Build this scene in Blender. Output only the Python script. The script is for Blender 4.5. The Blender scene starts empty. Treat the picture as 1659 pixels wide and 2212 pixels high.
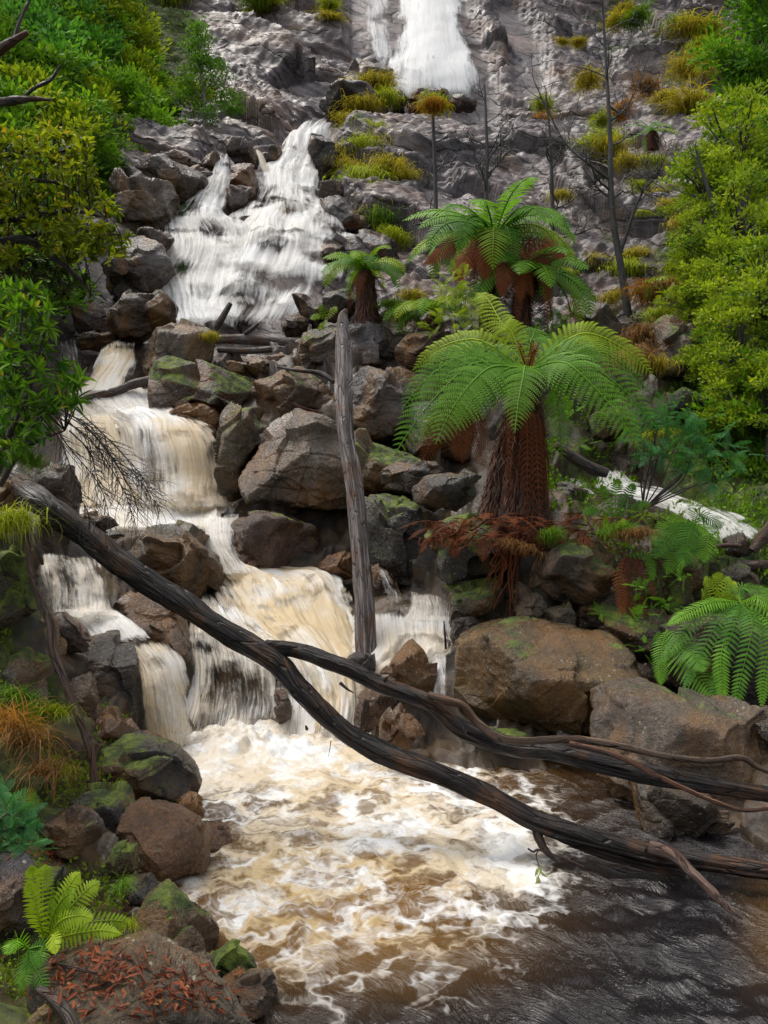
import bpy, bmesh, math, random
import numpy as np
from mathutils import Vector

# ------------------------------------------------------------------ camera, world, sun, exposure
S = bpy.context.scene
COL = S.collection
FPX, CX, CY, CAMZ = 1841.0, 829.5, 1106.0, 2.5      # photograph measured on a 1659 x 2212 grid
cam_d = bpy.data.cameras.new('camera'); cam = bpy.data.objects.new('camera', cam_d); COL.objects.link(cam)
cam.location = (0, 0, CAMZ); cam.rotation_euler = (math.radians(90), 0, 0)
cam_d.sensor_fit = 'VERTICAL'; cam_d.sensor_height = 24.0
cam_d.angle = 2 * math.atan(CY / FPX)
cam_d.clip_start = 0.05; cam_d.clip_end = 2000
S.camera = cam

SUN_EL, SUN_AZ = 66.0, 300.0
w = bpy.data.worlds.new('World'); S.world = w; w.use_nodes = True
nt = w.node_tree
bg = nt.nodes['Background']
sky = nt.nodes.new('ShaderNodeTexSky'); sky.sky_type = 'NISHITA'; sky.sun_disc = False
sky.sun_elevation = math.radians(SUN_EL); sky.sun_rotation = math.radians(SUN_AZ)
sky.air_density = 1.0; sky.dust_density = 4.0; sky.ozone_density = 1.0
hs = nt.nodes.new('ShaderNodeHueSaturation'); hs.inputs['Saturation'].default_value = 0.28   # overcast: greyer sky
nt.links.new(sky.outputs[0], hs.inputs['Color']); nt.links.new(hs.outputs[0], bg.inputs['Color'])
bg.inputs['Strength'].default_value = 0.15
sl = bpy.data.lights.new('sun', 'SUN'); sl.energy = 0.9; sl.angle = math.radians(26); sl.color = (1, 0.93, 0.82)
sun = bpy.data.objects.new('sun', sl); COL.objects.link(sun)
_e, _a = math.radians(SUN_EL), math.radians(SUN_AZ)
_sd = Vector((math.sin(_a) * math.cos(_e), math.cos(_a) * math.cos(_e), math.sin(_e)))
sun.rotation_euler = (-_sd).to_track_quat('-Z', 'Y').to_euler()
S.view_settings.view_transform = 'Standard'; S.view_settings.look = 'None'
S.view_settings.exposure = 1.02; S.view_settings.gamma = 1
S.render.engine = 'CYCLES'
S.cycles.max_bounces = 6; S.cycles.diffuse_bounces = 3; S.cycles.glossy_bounces = 3
S.cycles.transmission_bounces = 4; S.cycles.transparent_max_bounces = 16
S.cycles.use_denoising = True; S.cycles.denoising_prefilter = "NONE"; S.cycles.use_adaptive_sampling = False

# ------------------------------------------------------------------ numeric helpers
def P(x, y, d):
    return np.array([(x - CX) / FPX * d, d, CAMZ - (y - CY) / FPX * d])

def _h(ix, iy, iz, seed):
    h = (ix.astype(np.int64) * 374761393 + iy.astype(np.int64) * 668265263 + iz.astype(np.int64) * 2147483647 + seed * 974711) & 0xffffffff
    h = ((h ^ (h >> 13)) * 1274126177) & 0xffffffff
    h = ((h ^ (h >> 16)) * 2246822519) & 0xffffffff
    return h ^ (h >> 15)

_G = np.random.RandomState(5).normal(size=(256, 3)); _G /= np.linalg.norm(_G, axis=1)[:, None]
def perlin(p, seed=0):
    p = np.asarray(p, float); i = np.floor(p).astype(np.int64); f = p - i
    u = f * f * f * (f * (f * 6 - 15) + 10)
    r = np.zeros(len(p))
    for cx in (0, 1):
        wx = u[:, 0] if cx else 1 - u[:, 0]
        for cy in (0, 1):
            wy = u[:, 1] if cy else 1 - u[:, 1]
            for cz in (0, 1):
                wz = u[:, 2] if cz else 1 - u[:, 2]
                g = _G[_h(i[:, 0] + cx, i[:, 1] + cy, i[:, 2] + cz, seed) & 255]
                r += wx * wy * wz * (g[:, 0] * (f[:, 0] - cx) + g[:, 1] * (f[:, 1] - cy) + g[:, 2] * (f[:, 2] - cz))
    return r * 1.5

def fbm(p, octv=4, seed=0, gain=0.5, lac=2.03):
    p = np.asarray(p, float); a, r = 1.0, np.zeros(len(p))
    for k in range(octv):
        r += a * perlin(p, seed + k * 17); p = p * lac + 13.7; a *= gain
    return r

def ridged(p, octv=4, seed=0):
    p = np.asarray(p, float); a, r = 1.0, np.zeros(len(p))
    for k in range(octv):
        r += a * (1 - 2 * np.abs(perlin(p, seed + k * 17))); p = p * 2.03 + 7.1; a *= 0.5
    return r

def cells(p, seed=0):
    """random value of the nearest jittered cell and distance to the cell border (F2-F1)"""
    p = np.asarray(p, float); i = np.floor(p).astype(np.int64)
    f1 = np.full(len(p), 9.0); f2 = np.full(len(p), 9.0); v = np.zeros(len(p)); tl = np.zeros(len(p))
    for a in (-1, 0, 1):
        for b in (-1, 0, 1):
            for c in (-1, 0, 1):
                jx, jy, jz = i[:, 0] + a, i[:, 1] + b, i[:, 2] + c
                h = _h(jx, jy, jz, seed)
                q = np.stack([jx + (h & 255) / 255, jy + ((h >> 8) & 255) / 255, jz + ((h >> 16) & 255) / 255], 1)
                d = np.linalg.norm(q - p, axis=1)
                m = d < f1
                f2 = np.where(m, f1, np.minimum(f2, d)); f1 = np.where(m, d, f1)
                v = np.where(m, ((h >> 5) & 1023) / 1023, v)
                h2 = _h(jx, jy, jz, seed + 77); e = p - q
                tl = np.where(m, ((h2 & 255) / 127.5 - 1) * e[:, 0] + (((h2 >> 8) & 255) / 127.5 - 1) * e[:, 1] + (((h2 >> 16) & 255) / 127.5 - 1) * e[:, 2], tl)
    cells.tilt = tl                                                   # a tilted plane of its own in every cell
    return v, f2 - f1

def sstep(a, b, x):
    t = np.clip((x - a) / (b - a), 0, 1); return t * t * (3 - 2 * t)

def spline(pts, n):
    """Catmull-Rom through rows of numbers, n samples"""
    p = np.asarray(pts, float)
    if len(p) == 2:
        t = np.linspace(0, 1, n)[:, None]; return p[0] * (1 - t) + p[1] * t
    q = np.vstack([2 * p[0] - p[1], p, 2 * p[-1] - p[-2]])
    t = np.linspace(0, len(p) - 1 - 1e-9, n); k = t.astype(int); u = (t - k)[:, None]
    a, b, c, d = q[k], q[k + 1], q[k + 2], q[k + 3]
    return 0.5 * (2 * b + (c - a) * u + (2 * a - 5 * b + 4 * c - d) * u ** 2 + (3 * b - a - 3 * c + d) * u ** 3)

def unit(v):
    v = np.asarray(v, float); return v / (np.linalg.norm(v, axis=-1, keepdims=True) + 1e-12)

# ------------------------------------------------------------------ mesh helpers
class MB:
    """collects vertices and faces (arrays of equal-sized faces) with point attributes"""
    def __init__(s): s.v = []; s.f = []; s.n = 0; s.at = {}
    def add(s, v, faces, **at):
        v = np.asarray(v, float).reshape(-1, 3); faces = np.asarray(faces, int)
        s.f.append(faces + s.n); s.v.append(v)
        for k in set(s.at) | set(at):
            lst = s.at.setdefault(k, [])
            a = at.get(k)
            if a is None:
                a = 0.0
            a = np.asarray(a, float)
            if a.ndim == 0: a = np.full(len(v), float(a))
            lst.append((s.n, a))
        s.n += len(v)
    def build(s, name, mat, parent=None, smooth=True, origin=None, link=True):
        v = np.vstack(s.v)
        o3 = np.zeros(3) if origin is None else np.asarray(origin, float)
        me = bpy.data.meshes.new(name)
        me.vertices.add(len(v)); me.vertices.foreach_set('co', (v - o3).astype(np.float32).ravel())
        li = np.concatenate([f.ravel() for f in s.f]); cnt = np.concatenate([np.full(len(f), f.shape[1]) for f in s.f])
        st = np.concatenate([[0], np.cumsum(cnt)[:-1]])
        me.loops.add(len(li)); me.loops.foreach_set('vertex_index', li.astype(np.int32))
        me.polygons.add(len(cnt)); me.polygons.foreach_set('loop_start', st.astype(np.int32))
        if smooth: me.polygons.foreach_set('use_smooth', np.ones(len(cnt), bool))
        for k, lst in s.at.items():
            dim = max(a.ndim for _, a in lst)
            if dim == 2:
                arr = np.zeros((len(v), 3))
                for n0, a in lst: arr[n0:n0 + len(a), :a.shape[1] if a.ndim == 2 else 3] = a if a.ndim == 2 else 0
                A = me.attributes.new(k, 'FLOAT_VECTOR', 'POINT'); A.data.foreach_set('vector', arr.astype(np.float32).ravel())
            else:
                arr = np.zeros(len(v))
                for n0, a in lst: arr[n0:n0 + len(a)] = a
                A = me.attributes.new(k, 'FLOAT', 'POINT'); A.data.foreach_set('value', arr.astype(np.float32))
        me.update(calc_edges=True); me.validate(verbose=False)
        if mat: me.materials.append(mat)
        o = bpy.data.objects.new(name, me)
        if origin is not None and parent is None: o.location = o3
        if link: COL.objects.link(o)
        if parent: o.parent = parent
        return o

def tag(o, label=None, cat=None, group=None, kind=None, color=None):
    if label: o['label'] = label
    if cat: o['category'] = cat
    if group: o['group'] = group
    if kind: o['kind'] = kind
    if color: o.color = color
    return o

def empty(name, loc, label, cat, group=None):
    o = bpy.data.objects.new(name, None); COL.objects.link(o); o.location = loc
    o.empty_display_size = 0.1
    return tag(o, label, cat, group)

def copy_tree(o, loc=None, rotz=None, scale=None, parent=None):
    c = o.copy(); COL.objects.link(c)
    if parent is not None: c.parent = parent
    else:
        if loc is not None: c.location = loc
        if rotz is not None: c.rotation_euler = (0, 0, rotz)
        if scale is not None: c.scale = scale if hasattr(scale, '__len__') else (scale,) * 3
    for ch in list(o.children): copy_tree(ch, parent=c)
    return c

def grid_faces(nr, nc):
    i = np.arange(nr - 1)[:, None] * nc + np.arange(nc - 1)[None, :]
    i = i.ravel(); return np.stack([i, i + 1, i + nc + 1, i + nc], 1)

def tube(mb, pts, radii, seg=8, lump=0.0, seed=0, cap=True, tint=0.5, flute=0.0):
    """tapered tube through 3-D points; attribute flow = (around, along, 0) in metres"""
    pts = np.asarray(pts, float); n = len(pts); radii = np.broadcast_to(np.asarray(radii, float), (n,))
    t = unit(np.gradient(pts, axis=0))
    ref = np.array([0, 0, 1.0]) if abs(t[0][2]) < 0.9 else np.array([1.0, 0, 0])
    a = np.zeros((n, 3)); v = unit(np.cross(t[0], ref))
    for k in range(n):
        v = unit(v - t[k] * np.dot(v, t[k])); a[k] = v
    b = np.cross(t, a)
    L = np.concatenate([[0], np.cumsum(np.linalg.norm(np.diff(pts, axis=0), axis=1))])
    th = np.linspace(0, 2 * math.pi, seg, endpoint=False)
    ring = a[:, None, :] * np.cos(th)[None, :, None] + b[:, None, :] * np.sin(th)[None, :, None]
    r = np.repeat(radii[:, None], seg, 1)
    if lump or flute:
        q = np.stack([np.cos(th)[None, :] * 1.3 + 0 * L[:, None], np.sin(th)[None, :] * 1.3 + 0 * L[:, None], L[:, None] / (radii.mean() * 5) + 0 * th[None, :]], -1).reshape(-1, 3)
        r = r * (1 + lump * fbm(q, 3, seed).reshape(n, seg) + flute * fbm(q * [3.5, 3.5, .25], 3, seed + 5).reshape(n, seg))
    v = (pts[:, None, :] + ring * r[:, :, None]).reshape(-1, 3)
    fl = np.stack([np.repeat(th[None, :], n, 0) * radii[:, None], np.repeat(L[:, None], seg, 1), 0 * r], -1).reshape(-1, 3)
    i = np.arange(n - 1)[:, None] * seg; j = np.arange(seg)[None, :]; j2 = (j + 1) % seg
    f = np.stack([i + j, i + j2, i + seg + j2, i + seg + j], -1).reshape(-1, 4)
    mb.add(v, f, flow=fl, tint=tint)
    if cap:
        for e, o in ((0, 1), (n - 1, -1)):
            c = pts[e] - o * t[e] * radii[e] * 0.25
            vv = np.vstack([v.reshape(n, seg, 3)[e], c])
            k = np.arange(seg)
            ff = np.stack([(k + 1) % seg, k, np.full(seg, seg)], 1) if o == 1 else np.stack([k, (k + 1) % seg, np.full(seg, seg)], 1)
            mb.add(vv, ff, flow=np.zeros((seg + 1, 3)), tint=tint)

# ------------------------------------------------------------------ material helpers
class NT:
    def __init__(s, name):
        s.m = bpy.data.materials.new(name); s.m.use_nodes = True; s.t = s.m.node_tree; s.t.nodes.clear()
        s.out = s.t.nodes.new('ShaderNodeOutputMaterial')
    def n(s, typ, ins=None, **kw):
        x = s.t.nodes.new('ShaderNode' + typ)
        for k, v in kw.items(): setattr(x, k, v)
        for k, v in (ins or {}).items():
            if isinstance(v, bpy.types.NodeSocket): s.t.links.new(v, x.inputs[k])
            else: x.inputs[k].default_value = v
        return x
    def val(s, op, a, b=0.0, c=0.0, clamp=False):
        return s.n('Math', {0: a, 1: b, 2: c}, operation=op, use_clamp=clamp).outputs[0]
    def ramp(s, f, a, b):
        return s.n('MapRange', {0: f, 1: a, 2: b, 3: 0.0, 4: 1.0}, interpolation_type='SMOOTHSTEP').outputs[0]
    def mix(s, f, a, b, bt='MIX'):
        x = s.n('Mix', {}, data_type='RGBA', blend_type=bt, clamp_factor=True)
        for i, v in ((0, f), (6, a), (7, b)):
            if isinstance(v, bpy.types.NodeSocket): s.t.links.new(v, x.inputs[i])
            else: x.inputs[i].default_value = v if i == 0 else (*v[:3], 1)
        return x.outputs[2]
    def attr(s, name, vec=False):
        a = s.n('Attribute', attribute_name=name); return a.outputs['Vector'] if vec else a.outputs['Fac']
    def noise(s, vec, scale, detail=4, rough=0.55, dist=0.0):
        return s.n('TexNoise', {'Vector': vec, 'Scale': scale, 'Detail': detail, 'Roughness': rough, 'Distortion': dist}).outputs[0]
    def map(s, vec, scale=(1, 1, 1), rot=(0, 0, 0), loc=(0, 0, 0)):
        return s.n('Mapping', {'Vector': vec, 'Scale': scale, 'Rotation': rot, 'Location': loc}).outputs[0]
    def bump(s, h, strength, dist, nrm=None):
        i = {'Height': h, 'Strength': strength, 'Distance': dist}
        if nrm is not None: i['Normal'] = nrm
        return s.n('Bump', i).outputs[0]
    def done(s, sh):
        s.t.links.new(sh, s.out.inputs[0]); return s.m
# ------------------------------------------------------------------ materials
def mat_rock():
    t = NT('wet_rock'); oi = t.n('ObjectInfo'); tc = t.n('TexCoord').outputs['Object']
    off = t.n('VectorMath', {0: tc, 1: t.n('CombineXYZ', {0: t.val('MULTIPLY', oi.outputs['Random'], 37.0), 1: t.val('MULTIPLY', oi.outputs['Random'], 91.0), 2: 0.0}).outputs[0]}, operation='ADD').outputs[0]
    big = t.noise(off, 1.1, 8, .62); mid = t.noise(off, 5.5, 6, .65); fine = t.noise(off, 26.0, 6, .7)
    base = t.mix(t.ramp(big, .3, .72), t.mix(1.0, oi.outputs['Color'], (.38, .36, .36), 'MULTIPLY'), oi.outputs['Color'])
    base = t.mix(t.ramp(mid, .35, .75), t.mix(1.0, base, (.55, .52, .5), 'MULTIPLY'), base)
    base = t.mix(t.ramp(fine, .2, .8), t.mix(1.0, base, (.42, .4, .38), 'MULTIPLY'), t.mix(1.0, base, (1.6, 1.56, 1.5), 'MULTIPLY'))
    och = t.ramp(t.noise(t.map(off, (1, 1, .6), loc=(9, 2, 4)), 1.6, 6, .62), .44, .68)
    base = t.mix(t.val('MULTIPLY', och, .7), base, (.17, .078, .016))
    spk = t.noise(off, 75.0, 4, .75); base = t.mix(t.ramp(spk, .56, .68), base, t.mix(1.0, base, (2.1, 1.95, 1.6), 'MULTIPLY')); base = t.mix(t.ramp(spk, .44, .34), base, t.mix(1.0, base, (.4, .4, .4), 'MULTIPLY'))
    # pale lichen flecks
    vor = t.n('TexVoronoi', {'Vector': off, 'Scale': 13.0, 'Randomness': 1.0})
    spot = t.val('MULTIPLY', t.ramp(t.val('ADD', vor.outputs['Distance'], t.val('MULTIPLY', fine, .25)), .30, .22), t.ramp(t.noise(off, 1.7, 3), .5, .62))
    base = t.mix(t.val('MULTIPLY', spot, .75), base, (.36, .34, .26))
    # moss on upward faces
    nz = t.n('SeparateXYZ', {0: t.n('NewGeometry').outputs['Normal']}).outputs[2]
    mz = t.val('ADD', t.val('MULTIPLY', nz, .30), t.val('ADD', t.val('MULTIPLY', t.noise(off, 2.1, 7, .68), 1.0), t.val('SUBTRACT', oi.outputs['Alpha'], .97)))
    moss = t.ramp(mz, .30, .40)
    mcol = t.mix(t.ramp(t.noise(off, 8, 4), .35, .7), (.022, .04, .004), (.13, .17, .012))
    base = t.mix(moss, base, mcol)
    rough = t.mix(moss, t.mix(t.ramp(t.noise(off, 2.6, 5), .35, .7), (.09,) * 3, (.36,) * 3), (.85,) * 3)
    # bumps: grain, pits and cracks
    cr = t.n('TexVoronoi', {'Vector': t.n('VectorMath', {0: off, 1: t.n('VectorMath', {0: t.n('TexNoise', {'Vector': off, 'Scale': 1.8, 'Detail': 5.0}).outputs[1], 'Scale': .7}, operation='SCALE').outputs[0]}, operation='ADD').outputs[0], 'Scale': 1.5}, feature='DISTANCE_TO_EDGE').outputs[0]
    crack = t.ramp(cr, 0.0, .035)
    hgt = t.val('ADD', t.val('ADD', t.val('MULTIPLY', mid, .6), t.val('MULTIPLY', fine, .55)), t.val('MULTIPLY', crack, .05))
    hgt = t.val('ADD', hgt, t.val('MULTIPLY', moss, t.val('MULTIPLY', t.noise(off, 45, 3), .5)))
    p = t.n('BsdfPrincipled', {'Base Color': base, 'Roughness': rough, 'Specular IOR Level': .55, 'Normal': t.bump(t.val('ADD', hgt, t.val('MULTIPLY', spk, .25)), 1.0, .045)})
    return t.done(p.outputs[0])

def mat_ground():
    t = NT('gorge_rock'); tc = t.n('TexCoord').outputs['Object']
    green = t.attr('green'); near = t.attr('near'); line = t.attr('line'); dark = t.attr('wet')
    st = t.map(t.map(tc, rot=(0, math.radians(-25), 0)), (.22, .3, 1.5))
    big = t.noise(tc, .28, 7, .6); strat = t.noise(st, 1.0, 10, .66, .5); fine = t.noise(tc, 5.0, 7, .7)
    c = t.mix(t.ramp(big, .36, .64), (.060, .047, .051), (.130, .103, .098))
    c = t.mix(t.ramp(t.noise(st, .5, 5, .6), .5, .7), c, (.17, .11, .08))
    c = t.mix(t.val('MULTIPLY', t.ramp(strat, .52, .68), .7), c, (.22, .198, .19))
    c = t.mix(t.val('MULTIPLY', t.ramp(strat, .48, .36), .7), c, (.055, .048, .052))
    c = t.mix(t.ramp(fine, .25, .75), t.mix(1.0, c, (.72, .7, .72), 'MULTIPLY'), t.mix(1.0, c, (1.2, 1.18, 1.15), 'MULTIPLY'))
    c = t.mix(t.val('MULTIPLY', t.ramp(t.noise(t.map(tc, loc=(4, 9, 1)), .5, 8, .7), .56, .70), .6), c, (.16, .088, .022))
    rt = t.map(tc, rot=(0, math.radians(-26), 0)); wv = t.n('VectorMath', {0: t.n('TexNoise', {'Vector': rt, 'Scale': .5, 'Detail': 5.0}).outputs[1], 'Scale': 1.3}, operation='SCALE').outputs[0]
    fq = t.n('VectorMath', {0: rt, 1: wv}, operation='ADD').outputs[0]
    f1 = t.n('TexVoronoi', {'Vector': t.map(fq, (.28, .3, 1.1)), 'Scale': 1.0}, feature='DISTANCE_TO_EDGE').outputs[0]
    f2 = t.n('TexVoronoi', {'Vector': t.map(fq, (.8, .6, 2.6), loc=(3, 1, 7)), 'Scale': 1.0}, feature='DISTANCE_TO_EDGE').outputs[0]
    frac = t.val('MINIMUM', t.ramp(f1, .0, .045), t.val('ADD', t.ramp(f2, .0, .05), .62)); frac = t.val('MAXIMUM', frac, near)
    c = t.mix(frac, t.mix(1.0, c, (.32, .3, .3), 'MULTIPLY'), c)
    c = t.mix(t.val('MULTIPLY', line, .6), c, (.03, .027, .028))
    c = t.mix(t.val('MULTIPLY', dark, .75), c, t.mix(1.0, c, (.33, .33, .37), 'MULTIPLY'))
    nearc = t.mix(t.ramp(t.noise(tc, 2.2, 7, .65), .35, .65), (.018, .014, .011), (.07, .042, .018))  # near earth colour darkened to stand in for black shade behind ferns and boulders
    c = t.mix(near, c, nearc)
    gm = t.ramp(t.val('ADD', green, t.val('SUBTRACT', t.noise(tc, 2.0, 7, .7), .5)), .35, .6)
    gc = t.mix(t.ramp(t.noise(tc, 7, 5, .7), .35, .68), (.012, .024, .005), (.075, .095, .012))
    c = t.mix(gm, c, gc)
    rough = t.mix(gm, t.mix(t.ramp(t.noise(tc, .9, 6),   .35, .65), (.36,) * 3, (.62,) * 3), (.9,) * 3)
    hgt = t.val('ADD', t.val('ADD', t.val('MULTIPLY', strat, .55), t.val('MULTIPLY', frac, .22)), t.val('MULTIPLY', fine, .10))
    p = t.n('BsdfPrincipled', {'Base Color': c, 'Roughness': rough, 'Specular IOR Level': .4, 'Normal': t.bump(hgt, .55, .35)})
    return t.done(p.outputs[0])

def mat_falls():
    """falling white water: threads along the flow, thin where cover is low"""
    t = NT('falling_water'); fl = t.attr('flow', True); cov = t.attr('cover'); tan = t.attr('tan')
    warp = t.n('TexNoise', {'Vector': t.map(fl, (.5, .35, 1)), 'Scale': 1.0, 'Detail': 3.0}).outputs[1]
    q = t.n('VectorMath', {0: fl, 1: t.n('VectorMath', {0: warp, 'Scale': .65}, operation='SCALE').outputs[0]}, operation='ADD').outputs[0]
    s1 = t.noise(t.map(q, (4.2, .55, 1)), 1.0, 5, .6); s2 = t.noise(t.map(q, (20, .75, 1)), 1.0, 5, .62); s3 = t.noise(t.map(q, (1.2, 1.3, 1), loc=(3, 5, 0)), 1.0, 5, .62)
    thr = t.val('ADD', t.val('ADD', t.val('MULTIPLY', s1, .8), t.val('MULTIPLY', s2, 1.35)), t.val('MULTIPLY', s3, .95))
    a = t.val('MULTIPLY', t.ramp(t.val('ADD', thr, t.val('MULTIPLY', cov, 1.5)), 1.62, 2.42), .95)
    col = t.mix(t.val('MULTIPLY', tan, t.ramp(t.noise(t.map(q, (.9, .55, 1), loc=(7, 1, 0)), 1.0, 5, .6), .34, .62)), (.90, .90, .89), (.70, .53, .27))
    col = t.mix(t.ramp(s2, .5, .25), col, t.mix(1.0, col, (.88, .87, .85), 'MULTIPLY'))
    hgt = t.val('ADD', t.val('MULTIPLY', s1, .7), t.val('ADD', t.val('MULTIPLY', s2, .5), t.val('MULTIPLY', s3, .8)))
    nb = t.bump(hgt, .32, .14)
    d = t.n('BsdfPrincipled', {'Base Color': col, 'Roughness': .55, 'Specular IOR Level': .25, 'Normal': nb})
    tr = t.n('BsdfTranslucent', {'Color': col, 'Normal': nb})
    m = t.n('MixShader', {0: .42, 1: d.outputs[0], 2: tr.outputs[0]})
    x = t.n('MixShader', {0: a, 1: t.n('BsdfTransparent').outputs[0], 2: m.outputs[0]})
    return t.done(x.outputs[0])

def mat_pool():
    t = NT('stream_water'); tc = t.n('TexCoord').outputs['Object']; foam = t.attr('foam'); brown = t.attr('brown'); fl = t.attr('flow', True)
    wp = t.n('TexNoise', {'Vector': tc, 'Scale': 1.5, 'Detail': 4.0, 'Roughness': .6}).outputs[1]
    q = t.n('VectorMath', {0: tc, 1: t.n('VectorMath', {0: wp, 'Scale': 1.35}, operation='SCALE').outputs[0]}, operation='ADD').outputs[0]
    fine = t.noise(t.map(fl, (26, 5.0, 1)), 1.0, 5, .65, .4)
    web = t.n('TexVoronoi', {'Vector': q, 'Scale': 1.9}, feature='DISTANCE_TO_EDGE').outputs[0]
    web2 = t.n('TexVoronoi', {'Vector': t.map(q, loc=(5, 3, 0)), 'Scale': 4.6}, feature='DISTANCE_TO_EDGE').outputs[0]
    cloud = t.noise(q, 2.1, 7, .62)
    w = t.val('ADD', t.val('MULTIPLY', t.ramp(web, .24, 0.0), .46), t.val('MULTIPLY', t.ramp(web2, .15, 0.0), .18))
    f = t.val('ADD', t.val('ADD', w, t.val('MULTIPLY', cloud, .8)), t.val('ADD', foam, t.val('MULTIPLY', fine, .5)))
    fm = t.ramp(f, .92, 1.72)
    fcol = t.mix(t.val('MULTIPLY', t.ramp(cloud, .62, .42), t.val('ADD', t.val('MULTIPLY', brown, .7), .3)), (.62, .62, .61), (.43, .30, .12))
    fb = t.n('BsdfPrincipled', {'Base Color': fcol, 'Roughness': .55, 'Specular IOR Level': .3, 'Normal': t.bump(t.val('ADD', f, t.val('MULTIPLY', fine, .3)), .28, .06)})
    wc = t.mix(brown, (.009, .0075, .009), (.17, .085, .016))
    rip = t.val('ADD', t.noise(t.map(fl, (9, 3.4, 1)), 1.0, 5, .6, .6), t.val('MULTIPLY', fine, .55))
    wb = t.n('BsdfPrincipled', {'Base Color': wc, 'Roughness': .11, 'IOR': 1.33, 'Specular IOR Level': .55, 'Normal': t.bump(rip, .6, .10)})
    m = t.n('MixShader', {0: fm, 1: wb.outputs[0], 2: fb.outputs[0]})
    return t.done(m.outputs[0])

def mat_wood():
    t = NT('wet_wood'); oi = t.n('ObjectInfo'); fl = t.attr('flow', True); tc = t.n('TexCoord').outputs['Object']
    g = t.noise(t.map(fl, (26, 1.6, 1)), 1.0, 6, .65, .5); g2 = t.noise(t.map(fl, (70, 4, 1)), 1.0, 5, .7); b = t.noise(tc, 3.0, 6, .6)
    c = t.mix(t.ramp(g, .35, .68), t.mix(1.0, oi.outputs['Color'], (.3, .28, .27), 'MULTIPLY'), t.mix(1.0, oi.outputs['Color'], (1.5, 1.42, 1.35), 'MULTIPLY'))
    c = t.mix(t.val('MULTIPLY', t.ramp(b, .48, .66), .65), c, t.mix(t.ramp(g2, .4, .6), (.05, .02, .008), (.16, .065, .016)))
    nz = t.n('SeparateXYZ', {0: t.n('NewGeometry').outputs['Normal']}).outputs[2]
    moss = t.ramp(t.val('ADD', t.val('ADD', t.noise(tc, 3.6, 6, .65), t.val('MULTIPLY', nz, .07)), t.val('SUBTRACT', oi.outputs['Alpha'], 1.0)), .60, .67)
    c = t.mix(moss, c, t.mix(t.noise(tc, 20, 3), (.04, .06, .006), (.14, .19, .01)))
    crk = t.ramp(t.n('TexVoronoi', {'Vector': t.map(fl, (24, 2.6, 1)), 'Scale': 1.0}, feature='DISTANCE_TO_EDGE').outputs[0], 0.0, .07)
    c = t.mix(crk, t.mix(1.0, c, (.3, .28, .26), 'MULTIPLY'), c)
    rough = t.mix(moss, t.mix(t.ramp(b, .35, .7), (.3,) * 3, (.6,) * 3), (.9,) * 3)
    hgt = t.val('ADD', t.val('ADD', t.val('MULTIPLY', g, .7), t.val('MULTIPLY', g2, .35)), t.val('MULTIPLY', crk, .3))
    p = t.n('BsdfPrincipled', {'Base Color': c, 'Roughness': rough, 'Specular IOR Level': .35, 'Normal': t.bump(hgt, 1.0, .035)})
    return t.done(p.outputs[0])

def mat_bark():
    t = NT('bark'); tc = t.n('TexCoord').outputs['Object']; oi = t.n('ObjectInfo')
    b = t.noise(t.map(tc, (1, 1, .3)), 14, 6, .65)
    c = t.mix(t.ramp(b, .35, .65), t.mix(1.0, oi.outputs['Color'], (.4, .4, .4), 'MULTIPLY'), oi.outputs['Color'])
    p = t.n('BsdfPrincipled', {'Base Color': c, 'Roughness': .6, 'Normal': t.bump(b, .6, .03)})
    return t.done(p.outputs[0])

def mat_leaf(name, a, b, c, gloss=.4, trans=.35, usecol=False):
    """a -> b along the per-leaf tint, c on a few leaves"""
    t = NT(name); ti = t.attr('tint'); oi = t.n('ObjectInfo')
    col = t.mix(ti, a, b)
    col = t.mix(t.ramp(ti, .93, .97), col, c)
    if usecol: col = t.mix(1.0, col, oi.outputs['Color'], 'MULTIPLY')
    p = t.n('BsdfPrincipled', {'Base Color': col, 'Roughness': gloss + .12, 'Specular IOR Level': .18})
    tr = t.n('BsdfTranslucent', {'Color': t.mix(1.0, col, (1.25, 1.3, .6), 'MULTIPLY')})
    m = t.n('MixShader', {0: trans, 1: p.outputs[0], 2: tr.outputs[0]})
    return t.done(m.outputs[0])

M_ROCK = mat_rock(); M_GROUND = mat_ground(); M_FALLS = mat_falls(); M_POOL = mat_pool(); M_WOOD = mat_wood(); M_BARK = mat_bark()
M_HILL = mat_leaf('hill_foliage', (.05, .10, .014), (.29, .36, .035), (.3, .28, .1), .5, .35, True)
M_LIME = mat_leaf('lime_foliage', (.06, .14, .010), (.36, .44, .024), (.42, .40, .03), .45, .4)
M_BUSH = mat_leaf('glossy_leaves', (.045, .095, .006), (.32, .34, .018), (.36, .24, .025), .28, .5)
M_SHRUB = mat_leaf('long_leaves', (.03, .11, .010), (.16, .29, .02), (.3, .28, .035), .3, .5)
M_FERN = mat_leaf('fern_green', (.022, .10, .008), (.16, .34, .016), (.26, .38, .025), .42, .35)
M_FERNY = mat_leaf('fern_lime', (.09, .19, .010), (.33, .43, .02), (.4, .42, .035), .42, .4)
M_FERND = mat_leaf('fern_dead', (.04, .011, .004), (.21, .06, .018), (.26, .11, .035), .6, .2)
M_FEATHER = mat_leaf('feathery_leaves', (.022, .11, .035), (.08, .24, .07), (.12, .26, .06), .5, .35)
M_TUSS = mat_leaf('tussock_grass', (.5, .5, .5), (1.25, 1.25, 1.2), (1.4, 1.3, .8), .6, .35, True)
M_LITTER = mat_leaf('fallen_leaves', (.05, .014, .007), (.24, .06, .018), (.38, .2, .06), .5, .1)
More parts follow.
